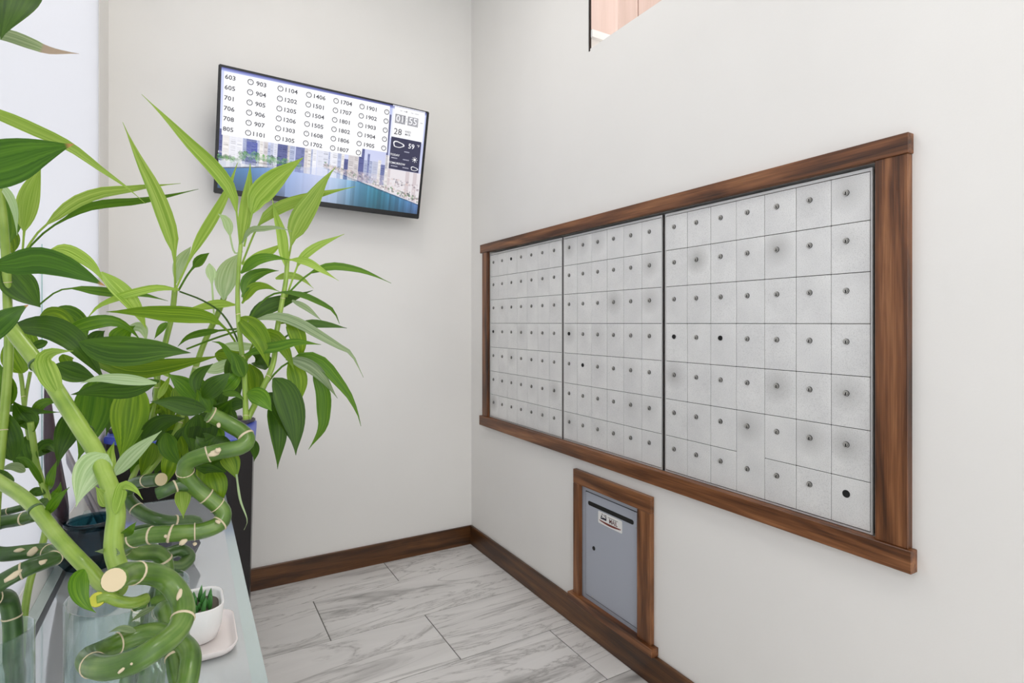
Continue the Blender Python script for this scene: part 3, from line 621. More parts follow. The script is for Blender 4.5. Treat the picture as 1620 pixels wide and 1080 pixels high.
def blade(path, widths, side_of, roll, fold, uvt=None):
    bm = bmesh.new(); ul = bm.loops.layers.uv.new('uv'); n = len(path); rings = []; S5 = (-1, -.55, 0, .55, 1)
    for i, q in enumerate(path):
        T = (path[min(i + 1, n - 1)] - path[max(i - 1, 0)]).normalized()
        L0 = side_of(q, T); N0 = L0.cross(T).normalized(); a = roll(i / (n - 1))
        L = L0 * math.cos(a) + N0 * math.sin(a); N = L.cross(T).normalized(); w = widths[i]
        rings.append([bm.verts.new(q + L * (w * s) - N * (abs(s) ** 1.3 * w * fold)) for s in S5])
    for i in range(n - 1):
        for k in range(4):
            f = bm.faces.new((rings[i][k], rings[i][k + 1], rings[i + 1][k + 1], rings[i + 1][k])); f.smooth = True
            for l, (uu, vv) in zip(f.loops, ((k, i), (k + 1, i), (k + 1, i + 1), (k, i + 1))): l[ul].uv = (uu / 4, vv / (n - 1))
    return bm
rl = random.Random(11)
def facing(q, T):
    v = (q - CAM).normalized(); s = T.cross(v)
    if s.length < 1e-4: s = T.cross(Vector((0, 0, 1)))
    return s.normalized()
def leaf(parent, pts, w, d0, d1, tone='m', pet=.0, peak=.42, roll=None, name='leaf', n=15, org=None):
    # pts: base to tip as seen in the photograph, w: width there; the leaf hangs at its own depth, folded and turned about its midrib
    m2 = crom([(x, y, 0) for x, y in pts], n); sag = rl.uniform(-.02, .02) * min(1, d0)
    if roll is None: roll = rl.uniform(-.6, .6)
    tw = rl.uniform(-.35, .35); path, wid = [], []
    peak = max(.22, peak * .82); a_, b_ = peak * 2.1, (1 - peak) * 2.1; mxv = (peak ** a_) * ((1 - peak) ** b_)
    for i, q in enumerate(m2):
        t = i / (n - 1); d = d0 + (d1 - d0) * t + sag * math.sin(math.pi * t)
        path.append(P(q.x, q.y, d))
        s = max(0.0, (t - pet) / (1 - pet)); prof = (s ** a_) * ((1 - s) ** b_) / mxv if s > 0 else 0
        prof = max(prof, 0)
        ww = max(prof * w * (.95 if pet > 0 else 1.14) / math.cos(min(.9, abs(roll + tw * (t - .5)))), 3.0 if t <= pet + .12 else (.6 if t > .97 else 0))
        wid.append(ww * d / F / 2)
    o = blade(path, wid, facing, lambda t: roll + tw * (t - .5), rl.uniform(.12, .32))
    if parent is not None: bmesh.ops.translate(o, verts=o.verts[:], vec=-Vector(parent.location))
    return obj(name, o, LM[tone], parent)

M_SUC = plain('succulent_green', (70, 134, 58), .4)
for k in range(34):                                   # succulent: pointed fleshy leaves
    a = k * 2.4; r_ = .045 * math.sqrt((k + .5) / 34); h = rl.uniform(.018, .034)
    b0 = Vector((r_ * math.cos(a), r_ * math.sin(a), .056)); out_ = Vector((math.cos(a), math.sin(a), 0)) * rl.uniform(.002, .010)
    pth = crom([b0, b0 + out_ * .4 + Vector((0, 0, h * .55)), b0 + out_ + Vector((0, 0, h))], 5)
    obj('succulent_leaf', tube(pth, [.0030, .0046, .0044, .0028, .0004], 6), M_SUC, t)

p = P(282, 885, 1.56); t = thing('hexagonal_planter', 'small dark grey six-sided planter behind the twisted bamboo', 'plant pot', (p.x, p.y, TZ + .0004))
M_SLATE = plain('dark_slate_grey', (74, 74, 82), .45)
obj('planter_body', lathe([(0, 0), (.034, 0), (.056, .045), (.040, .088), (.035, .088), (.047, .048), (.03, .02), (0, .02)], 6, .2), M_SLATE, t)
obj('soil', lathe([(0, .060), (.041, .060), (.041, .066), (0, .066)], 6, .2), M_SOIL, t)

def floor_point(px, d): q = P(px, HY, d); return Vector((q.x, q.y, TZ))
M_PLUM = plain('dark_plum_lacquer', (66, 50, 57), .25); M_STEEL = plain('grey_satin_metal', (150, 146, 150), .35, .7)
q0 = P(115, 857, 1.71)
t = thing('tapered_sculpture', 'slender dark plum tapered ornament rising behind the leaves by the window', 'ornament', (q0.x, q0.y, TZ + .0005))
a = crom([Vector((0, 0, .010))] + [P(*q) - Vector(t.location) for q in ((102, 838, 1.60), (91, 788, 1.475), (80, 700, 1.43), (74, 612, 1.40))], 10)
so = obj('shaft', tube(a, [.010, .010, .011, .0155, .0205, .0215, .0185, .0145, .010, .005], 18), M_PLUM, t); obj('base_disc', lathe([(0, 0), (.012, 0), (.012, .004), (0, .004)], 24), M_PLUM, t)
q0 = P(146, 850, 1.75); q1 = P(96, 700, 1.72); g0 = floor_point(168, 1.78)
t = thing('metal_rod', 'flat grey metal bar leaning beside the plum ornament', 'rod', (g0.x, g0.y, TZ + .0005))
pa = [Vector((0, 0, 0)), q0 - g0, q1 - g0]; pa = crom([Vector((0, 0, .004)), pa[2] - Vector((0, 0, 0))], 6)
so = obj('bar', tube(pa, .0105, 6), M_STEEL, t); obj('foot', lathe([(0, 0), (.016, 0), (.016, .010), (0, .010)], 16), M_STEEL, t)

# ------------------------------------------------------------------ bamboo stalks
def stalkm(name, a, b_, c):
    m, nt, b = newmat(name); uv = nd(nt, 'ShaderNodeUVMap'); mp = nd(nt, 'ShaderNodeMapping'); mp.inputs['Scale'].default_value = (5, 2.2, 1); nt.links.new(uv.outputs[0], mp.inputs['Vector'])
    n = nd(nt, 'ShaderNodeTexNoise', i_Scale=2.0, i_Detail=4.0); nt.links.new(mp.outputs[0], n.inputs['Vector'])
    tc = nd(nt, 'ShaderNodeTexCoord'); n2 = nd(nt, 'ShaderNodeTexNoise', i_Scale=26.0, i_Detail=3.0); nt.links.new(tc.outputs['Object'], n2.inputs['Vector'])
    mf = nd(nt, 'ShaderNodeMix', data_type='FLOAT'); mf.inputs['Factor'].default_value = .5; nt.links.new(n.outputs[0], mf.inputs[2]); nt.links.new(n2.outputs[0], mf.inputs[3])
    r = ramp(nt, mf.outputs[0], [(.3, lin(a)), (.5, lin(b_)), (.72, lin(c))]); nt.links.new(r.outputs[0], b.inputs['Base Color'])
    b.inputs['Roughness'].default_value = .3; b.inputs['Coat Weight'].default_value = .15
    return m
M_STALK = stalkm('bamboo_stalk_green', (48, 80, 22), (86, 120, 42), (134, 158, 84))
M_STALKD = stalkm('bamboo_stalk_deep', (36, 62, 26), (62, 94, 40), (104, 130, 72))
M_SHOOT = stalkm('young_shoot_green', (108, 142, 44), (140, 168, 64), (168, 190, 100))
M_NODE = plain('dry_node_cream', (214, 198, 168), .7); M_CUT = plain('cut_pith_cream', (222, 204, 166), .8); M_YEL = plain('yellow_cut', (206, 204, 70), .6)
def to3(pts): return [P(x, y, d) if not isinstance(x, Vector) else x for x, y, d in pts]
def stalk(parent, pts, dia, mat, nodes=(), cut=None, name='stalk', steps=7, taper=1.0, extra=(), sides=16, nodew=1.0):
    # pts: (x, y, depth); extra: world points carried on below the picture
    W3 = [P(*q) for q in pts]; dm = sum(q[2] for q in pts) / len(pts); r0 = dia * dm / F / 2
    base = Vector(parent.location); W3 = [q - base for q in W3] + [Vector(q) - base for q in extra]
    n = steps * (len(W3) - 1) + 1; path = crom(W3, n); L = [0.0]
    for a, b_ in zip(path, path[1:]): L.append(L[-1] + (b_ - a).length)
    npos = [x for x in nodes]; rad = []
    for s in L:
        f = s / L[-1]; r = r0 * (1 + (taper - 1) * f); rad.append(r)
    o = obj(name, tube(path, rad, sides), mat, parent)
    T, N = frames(path)
    for f in npos:                                    # raised dry rings at the nodes
        s = f * L[-1]; i = min(range(len(L)), key=lambda k: abs(L[k] - s)); i = max(1, min(len(L) - 2, i)); t = T[i]; h = r0 * rl.uniform(.07, .17) * nodew
        tilt = rl.uniform(-.3, .3); t2 = (t + N[i] * tilt).normalized()
        ring = tube([path[i] - t2 * h, path[i] - t2 * h * .4, path[i] + t2 * h * .4, path[i] + t2 * h], [rad[i] * 1.01, rad[i] * 1.07, rad[i] * 1.07, rad[i] * 1.01], 18)
        obj('node_ring', ring, M_NODE, parent)
    if cut is not None:
        t = -T[0] if cut == 0 else T[-1]; q = path[0 if cut == 0 else -1]
        c = tube([q - t * r0 * .1, q + t * r0 * .04], [r0 * .98, r0 * .94], 18); obj('cut_end', c, M_CUT, parent)
    return o

# clear glass cylinder for the twisted canes, a second one at the edge of the picture
def vase(px, d, r, h, label):
    g = floor_point(px, d); t = thing('glass_vase', label, 'vase', (g.x, g.y, TZ + .0005), 'clear glass cylinder vases')
    o = obj('vase_body', lathe([(0, 0), (r, 0), (r, h), (r - .003, h), (r - .003, .012), (0, .012)], 40), M_CLEAR, t); smooth(o); return g
V1 = vase(205, .84, .078, .27, 'clear glass cylinder vase holding the twisted bamboo canes')
V2 = vase(-14, .76, .046, .25, 'clear glass cylinder vase by the window wall')
def vz(v, dx, dy, z=.018): return Vector((v.x + dx, v.y + dy, TZ + z))

A = thing('lucky_bamboo', 'lucky bamboo with a thick looped cane and cut pale end, nearest the camera', 'plant', vz(V1, -.02, -.03, .0125), 'lucky bamboo plants on the table')
stalk(A, [(180, 917, .612), (204, 907, .650), (242, 908, .685), (268, 921, .70), (287, 948, .695), (290, 974, .68), (277, 1001, .66), (243, 1028, .635), (210, 1047, .625), (172, 1056, .63), (146, 1051, .65), (140, 1040, .69), (162, 1029, .73), (203, 1010, .76), (243, 1000, .775), (274, 1008, .77), (298, 1028, .75), (301, 1052, .73), (288, 1085, .72)], 33, M_STALK,
      (.055, .16, .30, .43, .50, .60, .655, .76, .90), 0, extra=(vz(V1, .045, -.045, .25), vz(V1, .02, -.05, .13), vz(V1, -.01, -.035, .02)))
stalk(A, [(222, 952, .80), (217, 975, .81), (212, 1000, .815), (203, 1055, .82)], 21, M_STALK, (.03, .55), None, extra=(vz(V1, -.012, -.01, .02),))
stalk(A, [(252, 948, .84), (248, 990, .845), (241, 1040, .84), (238, 1085, .83)], 24, M_STALK, (.3, .62), None, extra=(vz(V1, .01, .01, .02),))
# light young shoots leaving the cut end
stalk(A, [(196, 930, .69), (165, 926, .69), (143, 903, .69), (122, 882, .69), (91, 848, .71), (56, 804, .74), (30, 781, .76), (0, 762, .78), (-35, 738, .8)], 21, M_SHOOT, (), None, 'shoot')
stalk(A, [(190, 905, .675), (180, 872, .68), (181, 842, .69), (184, 812, .70), (178, 782, .71), (166, 750, .725), (150, 712, .74), (130, 681, .75), (105, 642, .765), (78, 600, .78), (50, 562, .79), (25, 530, .80), (4, 500, .80)], 25, M_SHOOT, (), None, 'shoot', taper=.92)
for f, xy in enumerate([((134, 684), .753), ((60, 576), .787), ((178, 782), .712), ((57, 806), .738)]):
    (x, y), d = xy; q = P(x, y, d) - Vector(A.location); tdir = (P(x - 6, y - 8, d + .004) - P(x, y, d)).normalized(); r_ = (12.6 if f != 3 else 10.9) * d / F
    obj('node_ring', tube([q - tdir * .002, q + tdir * .002], [r_, r_], 18), M_STALKD, A)
stalk(A, [(232, 946, .70), (212, 953, .685), (190, 951, .675), (170, 944, .67), (154, 948, .665)], 17, M_SHOOT, (), None, 'shoot')
q = P(154, 948, .663) - Vector(A.location); td = (P(150, 949, .63) - P(154, 948, .665)).normalized()
obj('cut_end', tube([q - td * .004, q + td * .002], [.0085, .0078], 16), M_YEL, A)
leaf(A, [(133, 900), (124, 918), (126, 940), (137, 958), (152, 969)], 24, .66, .64, 'm', 0, .4, .3)
leaf(A, [(170, 718), (148, 738), (132, 765), (120, 802)], 44, .73, .70, 'p', 0, .36, .2)
leaf(A, [(74, 814), (88, 792), (110, 770)], 13, .74, .73, 'm', 0)
leaf(A, [(172, 800), (164, 785), (150, 768)], 17, .70, .70, 'l', 0, .35)
leaf(A, [(183, 812), (190, 785), (196, 768), (214, 775), (226, 790)], 16, .69, .68, 'l', 0, .4)
leaf(A, [(92, 622), (77, 592), (70, 568), (84, 557), (116, 555)], 25, .765, .74, 'l', 0, .38, .1)
leaf(A, [(190, 875), (172, 870), (150, 872)], 12, .67, .66, 'g', 0)
leaf(A, [(192, 850), (205, 838), (216, 825)], 12, .7, .7, 'm', 0)
leaf(A, [(245, 960), (225, 970), (204, 985)], 8, .7, .68, 'g', 0)
leaf(A, [(215, 998), (190, 994), (172, 1000)], 9, .76, .74, 'g', 0)

B = thing('lucky_bamboo', 'lucky bamboo with a zigzag cane and tall grassy shoots before the television', 'plant', vz(V1, .02, .03, .0125), 'lucky bamboo plants on the table')
stalk(B, [(330, 654, .86), (350, 664, .87), (368, 674, .875), (384, 684, .875), (391, 696, .87), (380, 707, .86), (338, 716, .845), (301, 728, .84), (293, 744, .845), (299, 760, .85), (318, 778, .86), (344, 799, .87), (353, 813, .87), (347, 828, .86), (320, 839, .845), (279, 843, .83), (234, 847, .825), (204, 856, .83), (197, 865, .85), (215, 873, .87), (243, 873, .89), (258, 884, .90), (262, 905, .90), (258, 935, .895), (252, 980, .885), (246, 1085, .87)], 24.5, M_STALK,
      (.008, .085, .165, .225, .29, .32, .36, .40, .44, .475, .51, .575, .655, .705, .76), None, extra=(vz(V1, .025, .035, .02),), taper=1.06)
stalk(B, [(300, 768, .85), (280, 768, .84), (262, 776, .83), (248, 781, .825)], 19, M_STALKD, (.45,), None, 'side_stub')
# rear loop of the same kind of cane with a pale cut end
B2 = thing('lucky_bamboo', 'lucky bamboo with a looped dark cane and broad leaves before the bin', 'plant', vz(V1, -.005, .05, .0125), 'lucky bamboo plants on the table')
stalk(B2, [(255, 758, .93), (235, 760, .945), (216, 764, .96), (203, 774, .97), (201, 788, .97), (218, 806, .96), (241, 819, .95), (268, 825, .96), (300, 824, .985), (310, 828, 1.0), (285, 834, 1.02), (231, 838, 1.0), (196, 848, .98), (200, 866, .965), (232, 876, .965), (262, 876, .985), (286, 870, 1.0), (299, 882, 1.0), (284, 897, .975), (262, 905, .955)], 20, M_STALKD,
      (.05, .17, .26, .37, .52, .83, .93), 0, extra=(vz(V1, .02, .055, .19), vz(V1, .0, .045, .02)))
Lb = thing('lucky_bamboo', 'lucky bamboo with brown-scarred looped cane at the lower corner by the window', 'plant', vz(V2, .0, .0, .0125), 'lucky bamboo plants on the table')
stalk(Lb, [(58, 814, .84), (28, 822, .84), (0, 827, .835), (-30, 842, .82), (-34, 865, .80), (0, 876, .80), (40, 873, .81), (72, 871, .815), (88, 880, .80), (68, 889, .78), (40, 900, .76), (0, 922, .745), (-25, 945, .745), (0, 944, .77), (13, 950, .785), (20, 985, .79), (21, 1040, .785), (24, 1085, .775)], 21, M_STALKD,
      (.03, .12, .31, .36, .42, .48, .53, .62, .79, .87), None, extra=(vz(V2, .01, .01, .02),), taper=1.32)
stalk(Lb, [(38, 802, .86), (15, 808, .855), (-20, 816, .85)], 11, M_STALKD, (.4,), None)
# left, big-leaved plant
Dp = thing('dracaena', 'big-leaved plant with broad dark leaves at the window wall, tallest on the table', 'plant', vz(V2, -.015, .02, .0125), 'leafy plants on the table')
stalk(Dp, [(-8, 250, .84), (0, 310, .86), (6, 360, .87), (10, 420, .88), (12, 480, .885), (14, 540, .88), (10, 620, .86), (0, 720, .84), (-10, 850, .81)], 12, M_SHOOT, (.2, .45), None, 'cane', extra=(vz(V2, -.012, .018, .02),), taper=1.2)
for a in [([(18, -80), (8, -10), (2, 62)], 78, .70, .68, 'd', 0, .42, .15), ([(-34, 50), (10, 56), (50, 70), (78, 80), (125, 85)], 17, .74, .78, 'G', 0, .45, .4),
          ([(-45, 168), (0, 182), (60, 208), (110, 232), (160, 268), (200, 296), (230, 322)], 17, .76, .86, 'l', .0, .35, .2), ([(-85, 278), (0, 260), (60, 242), (117, 228)], 62, .74, .76, 'D', 0, .48, .15),
          ([(36, 395), (40, 350), (48, 305), (65, 260)], 30, .88, .90, 'l', .2, .5, .2), ([(14, 385), (8, 330), (-6, 285)], 40, .9, .9, 'm', 0, .5), ([(-6, 285), (14, 308), (24, 335), (27, 372)], 10, .85, .88, 'p', 0),
          ([(37, 402), (58, 370), (85, 346), (120, 320), (160, 305), (200, 300), (225, 296), (286, 290)], 19, .9, .98, 'l', .22, .35, .2), ([(38, 400), (72, 366), (105, 345), (135, 329), (170, 322), (220, 318), (270, 309), (314, 299)], 14, .92, 1.02, 'm', .26, .4, .2),
          ([(-16, 420), (20, 418), (60, 412), (100, 421), (135, 436), (166, 452)], 37, .76, .80, 'D', 0, .5, .1), ([(78, 397), (102, 394), (130, 408), (150, 425), (164, 446)], 17, .9, .92, 'l', 0, .5),
          ([(60, 484), (90, 461), (118, 456), (150, 460), (185, 464), (225, 466), (266, 476)], 15, .92, 1.0, 'm', .3, .4), ([(160, 430), (182, 452), (205, 476), (222, 500), (231, 520)], 22, .96, .98, 'l', 0, .5),
          ([(4, 418), (22, 442), (42, 464), (64, 486)], 40, .88, .90, 'd', 0, .55, .1), ([(-45, 548), (0, 512), (25, 493), (45, 482)], 32, .72, .74, 'D', 0, .5, .2),
          ([(16, 517), (74, 517), (113, 536), (140, 566), (165, 600)], 33, .84, .86, 'd', 0, .5, .15), ([(100, 527), (142, 512), (178, 508), (205, 520), (224, 540)], 19, .88, .95, 'm', 0, .4, .2),
          ([(64, 500), (85, 496), (105, 506), (120, 524)], 20, .93, .93, 's', 0, .5), ([(83, 490), (110, 496), (130, 514), (138, 538)], 22, .96, .96, 'm', 0, .5),
          ([(125, 541), (170, 554), (215, 556), (258, 554), (302, 558)], 42, .82, .86, 'd', 0, .48, .1), ([(126, 546), (170, 572), (215, 584), (270, 578), (350, 562)], 28, .87, .90, 's', 0, .45, .1),
          ([(248, 606), (205, 600), (160, 598), (127, 606)], 15, .82, .80, 'p', 0, .5, .3), ([(252, 602), (205, 614), (160, 616), (112, 624)], 27, .84, .82, 'd', 0, .5, .1),
          ([(152, 598), (148, 645), (138, 688), (123, 728)], 46, .92, .93, 'm', 0, .4, .1), ([(120, 645), (108, 680), (96, 712), (91, 738)], 30, .93, .93, 'd', 0, .4, .1), ([(86, 577), (118, 590), (154, 600)], 28, .9, .92, 'd', 0, .5, .1),
          ([(150, 550), (155, 532), (166, 523)], 24, .98, .98, 'd', 0), ([(182, 548), (195, 527), (214, 515)], 28, .97, .97, 'm', 0), ([(4, 650), (10, 612), (-4, 570)], 26, .86, .86, 'm', 0),
          ([(36, 590), (20, 560), (14, 530)], 26, .94, .92, 's', 0), ([(50, 560), (44, 535), (36, 510)], 24, .95, .95, 's', 0), ([(20, 400), (6, 370), (-4, 330)], 30, .92, .92, 's', 0),
          ([(75, 540), (60, 545), (40, 556)], 12, .9, .88, 'd', 0), ([(100, 560), (112, 575), (124, 580)], 16, .95, .95, 's', 0), ([(205, 515), (225, 520), (232, 540)], 14, 1.0, 1.0, 'p', 0)]:
    leaf(Dp, *a)
Ep = thing('small_leafy_plant', 'low small-leaved sprig with rounded dark leaves before the plum ornament', 'plant', vz(V2, .02, .015, .0125), 'leafy plants on the table')
stalk(Ep, [(48, 668, .95), (53, 700, .955), (57, 732, .96), (66, 762, .96), (76, 795, .95), (70, 850, .92), (40, 960, .85)], 9.5, M_SHOOT, (.3,), None, 'stem', extra=(vz(V2, .02, .018, .02),))
stalk(Ep, [(26, 560, .98), (34, 600, .98), (38, 640, .97), (45, 690, .965), (56, 735, .96)], 6, M_SHOOT, (.4,), None, 'stem'); stalk(Ep, [(48, 588, .99), (42, 620, .98), (39, 645, .97)], 5, M_SHOOT, (), None, 'stem')
for a in [([(54, 682), (46, 665), (32, 650), (21, 634)], 26, .95, .93, 'd', 0, .5, .1), ([(54, 738), (40, 722), (37, 703), (46, 686)], 27, .96, .97, 'd', 0, .45, .1), ([(20, 728), (10, 690), (-8, 635)], 36, .86, .86, 'd', 0, .5, .1),
          ([(-5, 652), (20, 646), (58, 651), (98, 652)], 10, .94, .98, 'd', 0), ([(53, 658), (64, 641), (80, 635), (97, 637)], 14, .97, .98, 'm', 0), ([(62, 722), (75, 706), (92, 718)], 20, .97, .97, 'd', 0),
          ([(68, 768), (52, 740), (38, 725), (14, 725)], 8, .96, .93, 'm', 0), ([(76, 775), (84, 745), (90, 728)], 11, .97, .97, 'm', 0), ([(72, 780), (55, 778), (38, 790)], 13, .95, .93, 'd', 0), ([(76, 790), (60, 800), (46, 806)], 13, .94, .92, 'd', 0),
          ([(80, 790), (92, 775), (96, 762)], 10, .96, .96, 'm', 0), ([(10, 745), (-2, 760), (-20, 775)], 30, .8, .78, 'd', 0), ([(40, 745), (20, 738), (0, 742)], 12, .9, .88, 'g', 0), ([(40, 672), (20, 668), (0, 664)], 12, .96, .94, 'd', 0)]:
    leaf(Ep, *a)

# tall grassy shoots of the zigzag cane
stalk(B, [(389, 664, .875), (388, 625, .885), (386, 587, .895), (380, 535, .905), (376, 484, .91), (377, 432, .915), (381, 385, .92)], 8.5, M_SHOOT, (.02, .35, .6), None, 'shoot', taper=.75)
stalk(B, [(392, 662, .88), (412, 622, .90), (432, 575, .92), (437, 530, .93), (445, 484, .94), (452, 445, .945), (455, 405, .95)], 9, M_SHOOT, (.25, .5, .75), None, 'shoot', taper=.8)
for a in [([(381, 402), (376, 350), (368, 306), (340, 266), (300, 226), (262, 186), (224, 149)], 23, .92, .86, 'l', .25, .32, .2), ([(381, 392), (389, 335), (394, 290), (396, 258)], 20, .92, .92, 'l', .08, .45, .3),
          ([(386, 390), (402, 326), (411, 308), (439, 280), (480, 249)], 37, .92, .90, 'l', .3, .45, .1), ([(383, 417), (407, 360), (433, 334), (467, 319), (504, 308), (562, 295)], 20, .92, .98, 'l', .28, .35, .15),
          ([(456, 412), (463, 378), (476, 346), (494, 317), (513, 286), (531, 264)], 34, .95, .97, 'l', .2, .35, .1), ([(276, 462), (300, 410), (317, 378), (337, 345), (359, 304), (376, 257)], 17, .98, .96, 'l', .25, .45, .2),
          ([(384, 398), (370, 398), (359, 352), (345, 338)], 15, .95, .95, 'p', .5, .5), ([(383, 384), (396, 364), (418, 361), (440, 360), (462, 366)], 10, .92, .93, 'g', .05, .4), ([(455, 432), (450, 405), (446, 371), (437, 341), (430, 312)], 17, .95, .96, 'l', .1, .4, .2),
          ([(382, 418), (404, 407), (425, 398), (445, 386)], 13, .94, .96, 'l', 0, .6), ([(381, 432), (405, 412), (431, 407), (458, 411)], 18, .91, .93, 'm', .03, .4, .15), ([(383, 470), (393, 442), (418, 430), (441, 428)], 20, .90, .91, 'm', .05, .45, .15),
          ([(383, 480), (400, 456), (420, 453), (442, 461)], 16, .91, .92, 's', .05, .4), ([(453, 470), (470, 422), (480, 406), (504, 388), (545, 370)], 14, .95, .98, 'l', .35, .4, .2), ([(455, 411), (470, 411), (488, 415), (510, 428), (536, 444)], 13, .95, .98, 'l', .1, .35),
          ([(452, 468), (480, 440), (501, 427), (527, 421), (560, 425), (586, 433), (619, 448)], 13, .95, 1.02, 'm', .28, .35, .1), ([(436, 441), (457, 436), (477, 441), (496, 456)], 10, .95, .97, 'l', 0, .4), ([(390, 515), (405, 488), (426, 468), (450, 462), (480, 467), (505, 478), (527, 491), (537, 512)], 10, .92, 1.0, 'm', .4, .5, .1),
          ([(392, 510), (418, 488), (451, 475), (495, 459)], 26, .93, .96, 'd', .02, .4, .1), ([(462, 475), (485, 487), (510, 508)], 8, .95, .97, 'g', 0), ([(392, 509), (420, 502), (444, 501), (475, 512), (506, 530), (535, 547), (556, 560), (575, 597)], 17, .90, .98, 'g', .08, .38, .1),
          ([(446, 537), (470, 520), (490, 512), (521, 514), (549, 519)], 14, .94, .98, 'd', .2, .45, .1), ([(440, 512), (458, 510), (468, 525), (475, 546), (476, 568)], 27, .95, .95, 's', .12, .5, .1), ([(378, 503), (400, 520), (415, 543), (425, 582)], 29, .91, .90, 's', 0, .42, .1),
          ([(387, 580), (400, 545), (415, 530), (438, 536), (454, 560), (466, 586)], 24, .90, .92, 's', .3, .45, .1), ([(386, 562), (410, 553), (440, 548), (470, 541), (508, 545)], 18, .89, .90, 'm', .03, .45, .1), ([(350, 547), (387, 549), (415, 546)], 13, .93, .93, 'p', 0, .5),
          ([(412, 620), (440, 585), (464, 569), (484, 564), (509, 574), (529, 596), (553, 627), (567, 658), (571, 674)], 21, .91, .96, 'm', .3, .35, .1), ([(452, 568), (467, 570), (491, 580), (511, 598), (534, 630)], 21, .92, .96, 'g', .05, .4, .1),
          ([(496, 590), (510, 618), (512, 650), (509, 678), (488, 711)], 20, .94, .95, 'm', 0, .42, .1), ([(458, 570), (468, 590), (472, 608), (473, 640)], 26, .94, .94, 's', 0, .5, .1), ([(432, 598), (448, 615), (460, 645), (467, 680), (468, 720)], 37, .89, .88, 'd', 0, .45, .1),
          ([(420, 622), (438, 638), (454, 668), (466, 708)], 25, .90, .89, 'd', 0, .42, .1), ([(428, 640), (438, 665), (441, 695), (439, 742)], 24, .91, .91, 'd', 0, .4, .1), ([(391, 621), (411, 628), (430, 650)], 24, .88, .87, 'm', 0, .5, .1),
          ([(352, 622), (373, 623), (388, 634)], 9, .87, .88, 'm', 0), ([(386, 600), (372, 575), (352, 545), (335, 540)], 10, .89, .88, 'm', 0, .5), ([(386, 596), (376, 570), (364, 555)], 22, .88, .88, 'm', 0),
          ([(320, 628), (340, 610), (364, 589)], 27, .85, .84, 'd', 0, .5, .1), ([(352, 618), (368, 602), (382, 587)], 22, .9, .9, 'm', 0, .5, .1), ([(312, 622), (310, 602), (319, 588), (337, 575)], 17, .86, .86, 'd', 0, .5, .1), ([(326, 648), (300, 644), (272, 637), (238, 635)], 25, .85, .82, 'd', 0, .45, .1),
          ([(316, 636), (292, 610), (266, 591)], 24, .87, .88, 'm', 0, .5, .1), ([(333, 652), (322, 633), (311, 616)], 25, .85, .84, 'm', 0, .5, .1), ([(356, 690), (345, 712), (335, 738)], 30, .88, .88, 'd', 0), ([(396, 692), (404, 712), (402, 730)], 14, .89, .89, 'd', 0),
          ([(352, 712), (366, 732), (375, 758)], 24, .88, .88, 's', 0, .45, .1), ([(374, 750), (380, 790), (391, 822), (386, 838)], 3, .88, .88, 'p', 0), ([(306, 735), (333, 733), (358, 747)], 30, .87, .87, 'd', 0, .5, .1), ([(334, 742), (345, 772), (347, 803)], 27, .89, .89, 's', 0, .42, .1),
          ([(289, 766), (289, 792), (290, 820)], 20, .84, .84, 'l', 0, .4, .1), ([(395, 575), (404, 602), (400, 645)], 28, .93, .93, 's', 0), ([(378, 560), (372, 592), (380, 628)], 32, .95, .95, 'd', 0), ([(420, 585), (408, 565), (398, 560)], 26, .93, .93, 'd', 0),
          ([(335, 660), (352, 650), (368, 630)], 26, .88, .88, 'd', 0), ([(390, 640), (372, 640), (355, 650)], 20, .89, .89, 'd', 0), ([(340, 690), (322, 700), (310, 690)], 26, .9, .9, 'd', 0)]:
    leaf(B, *a)
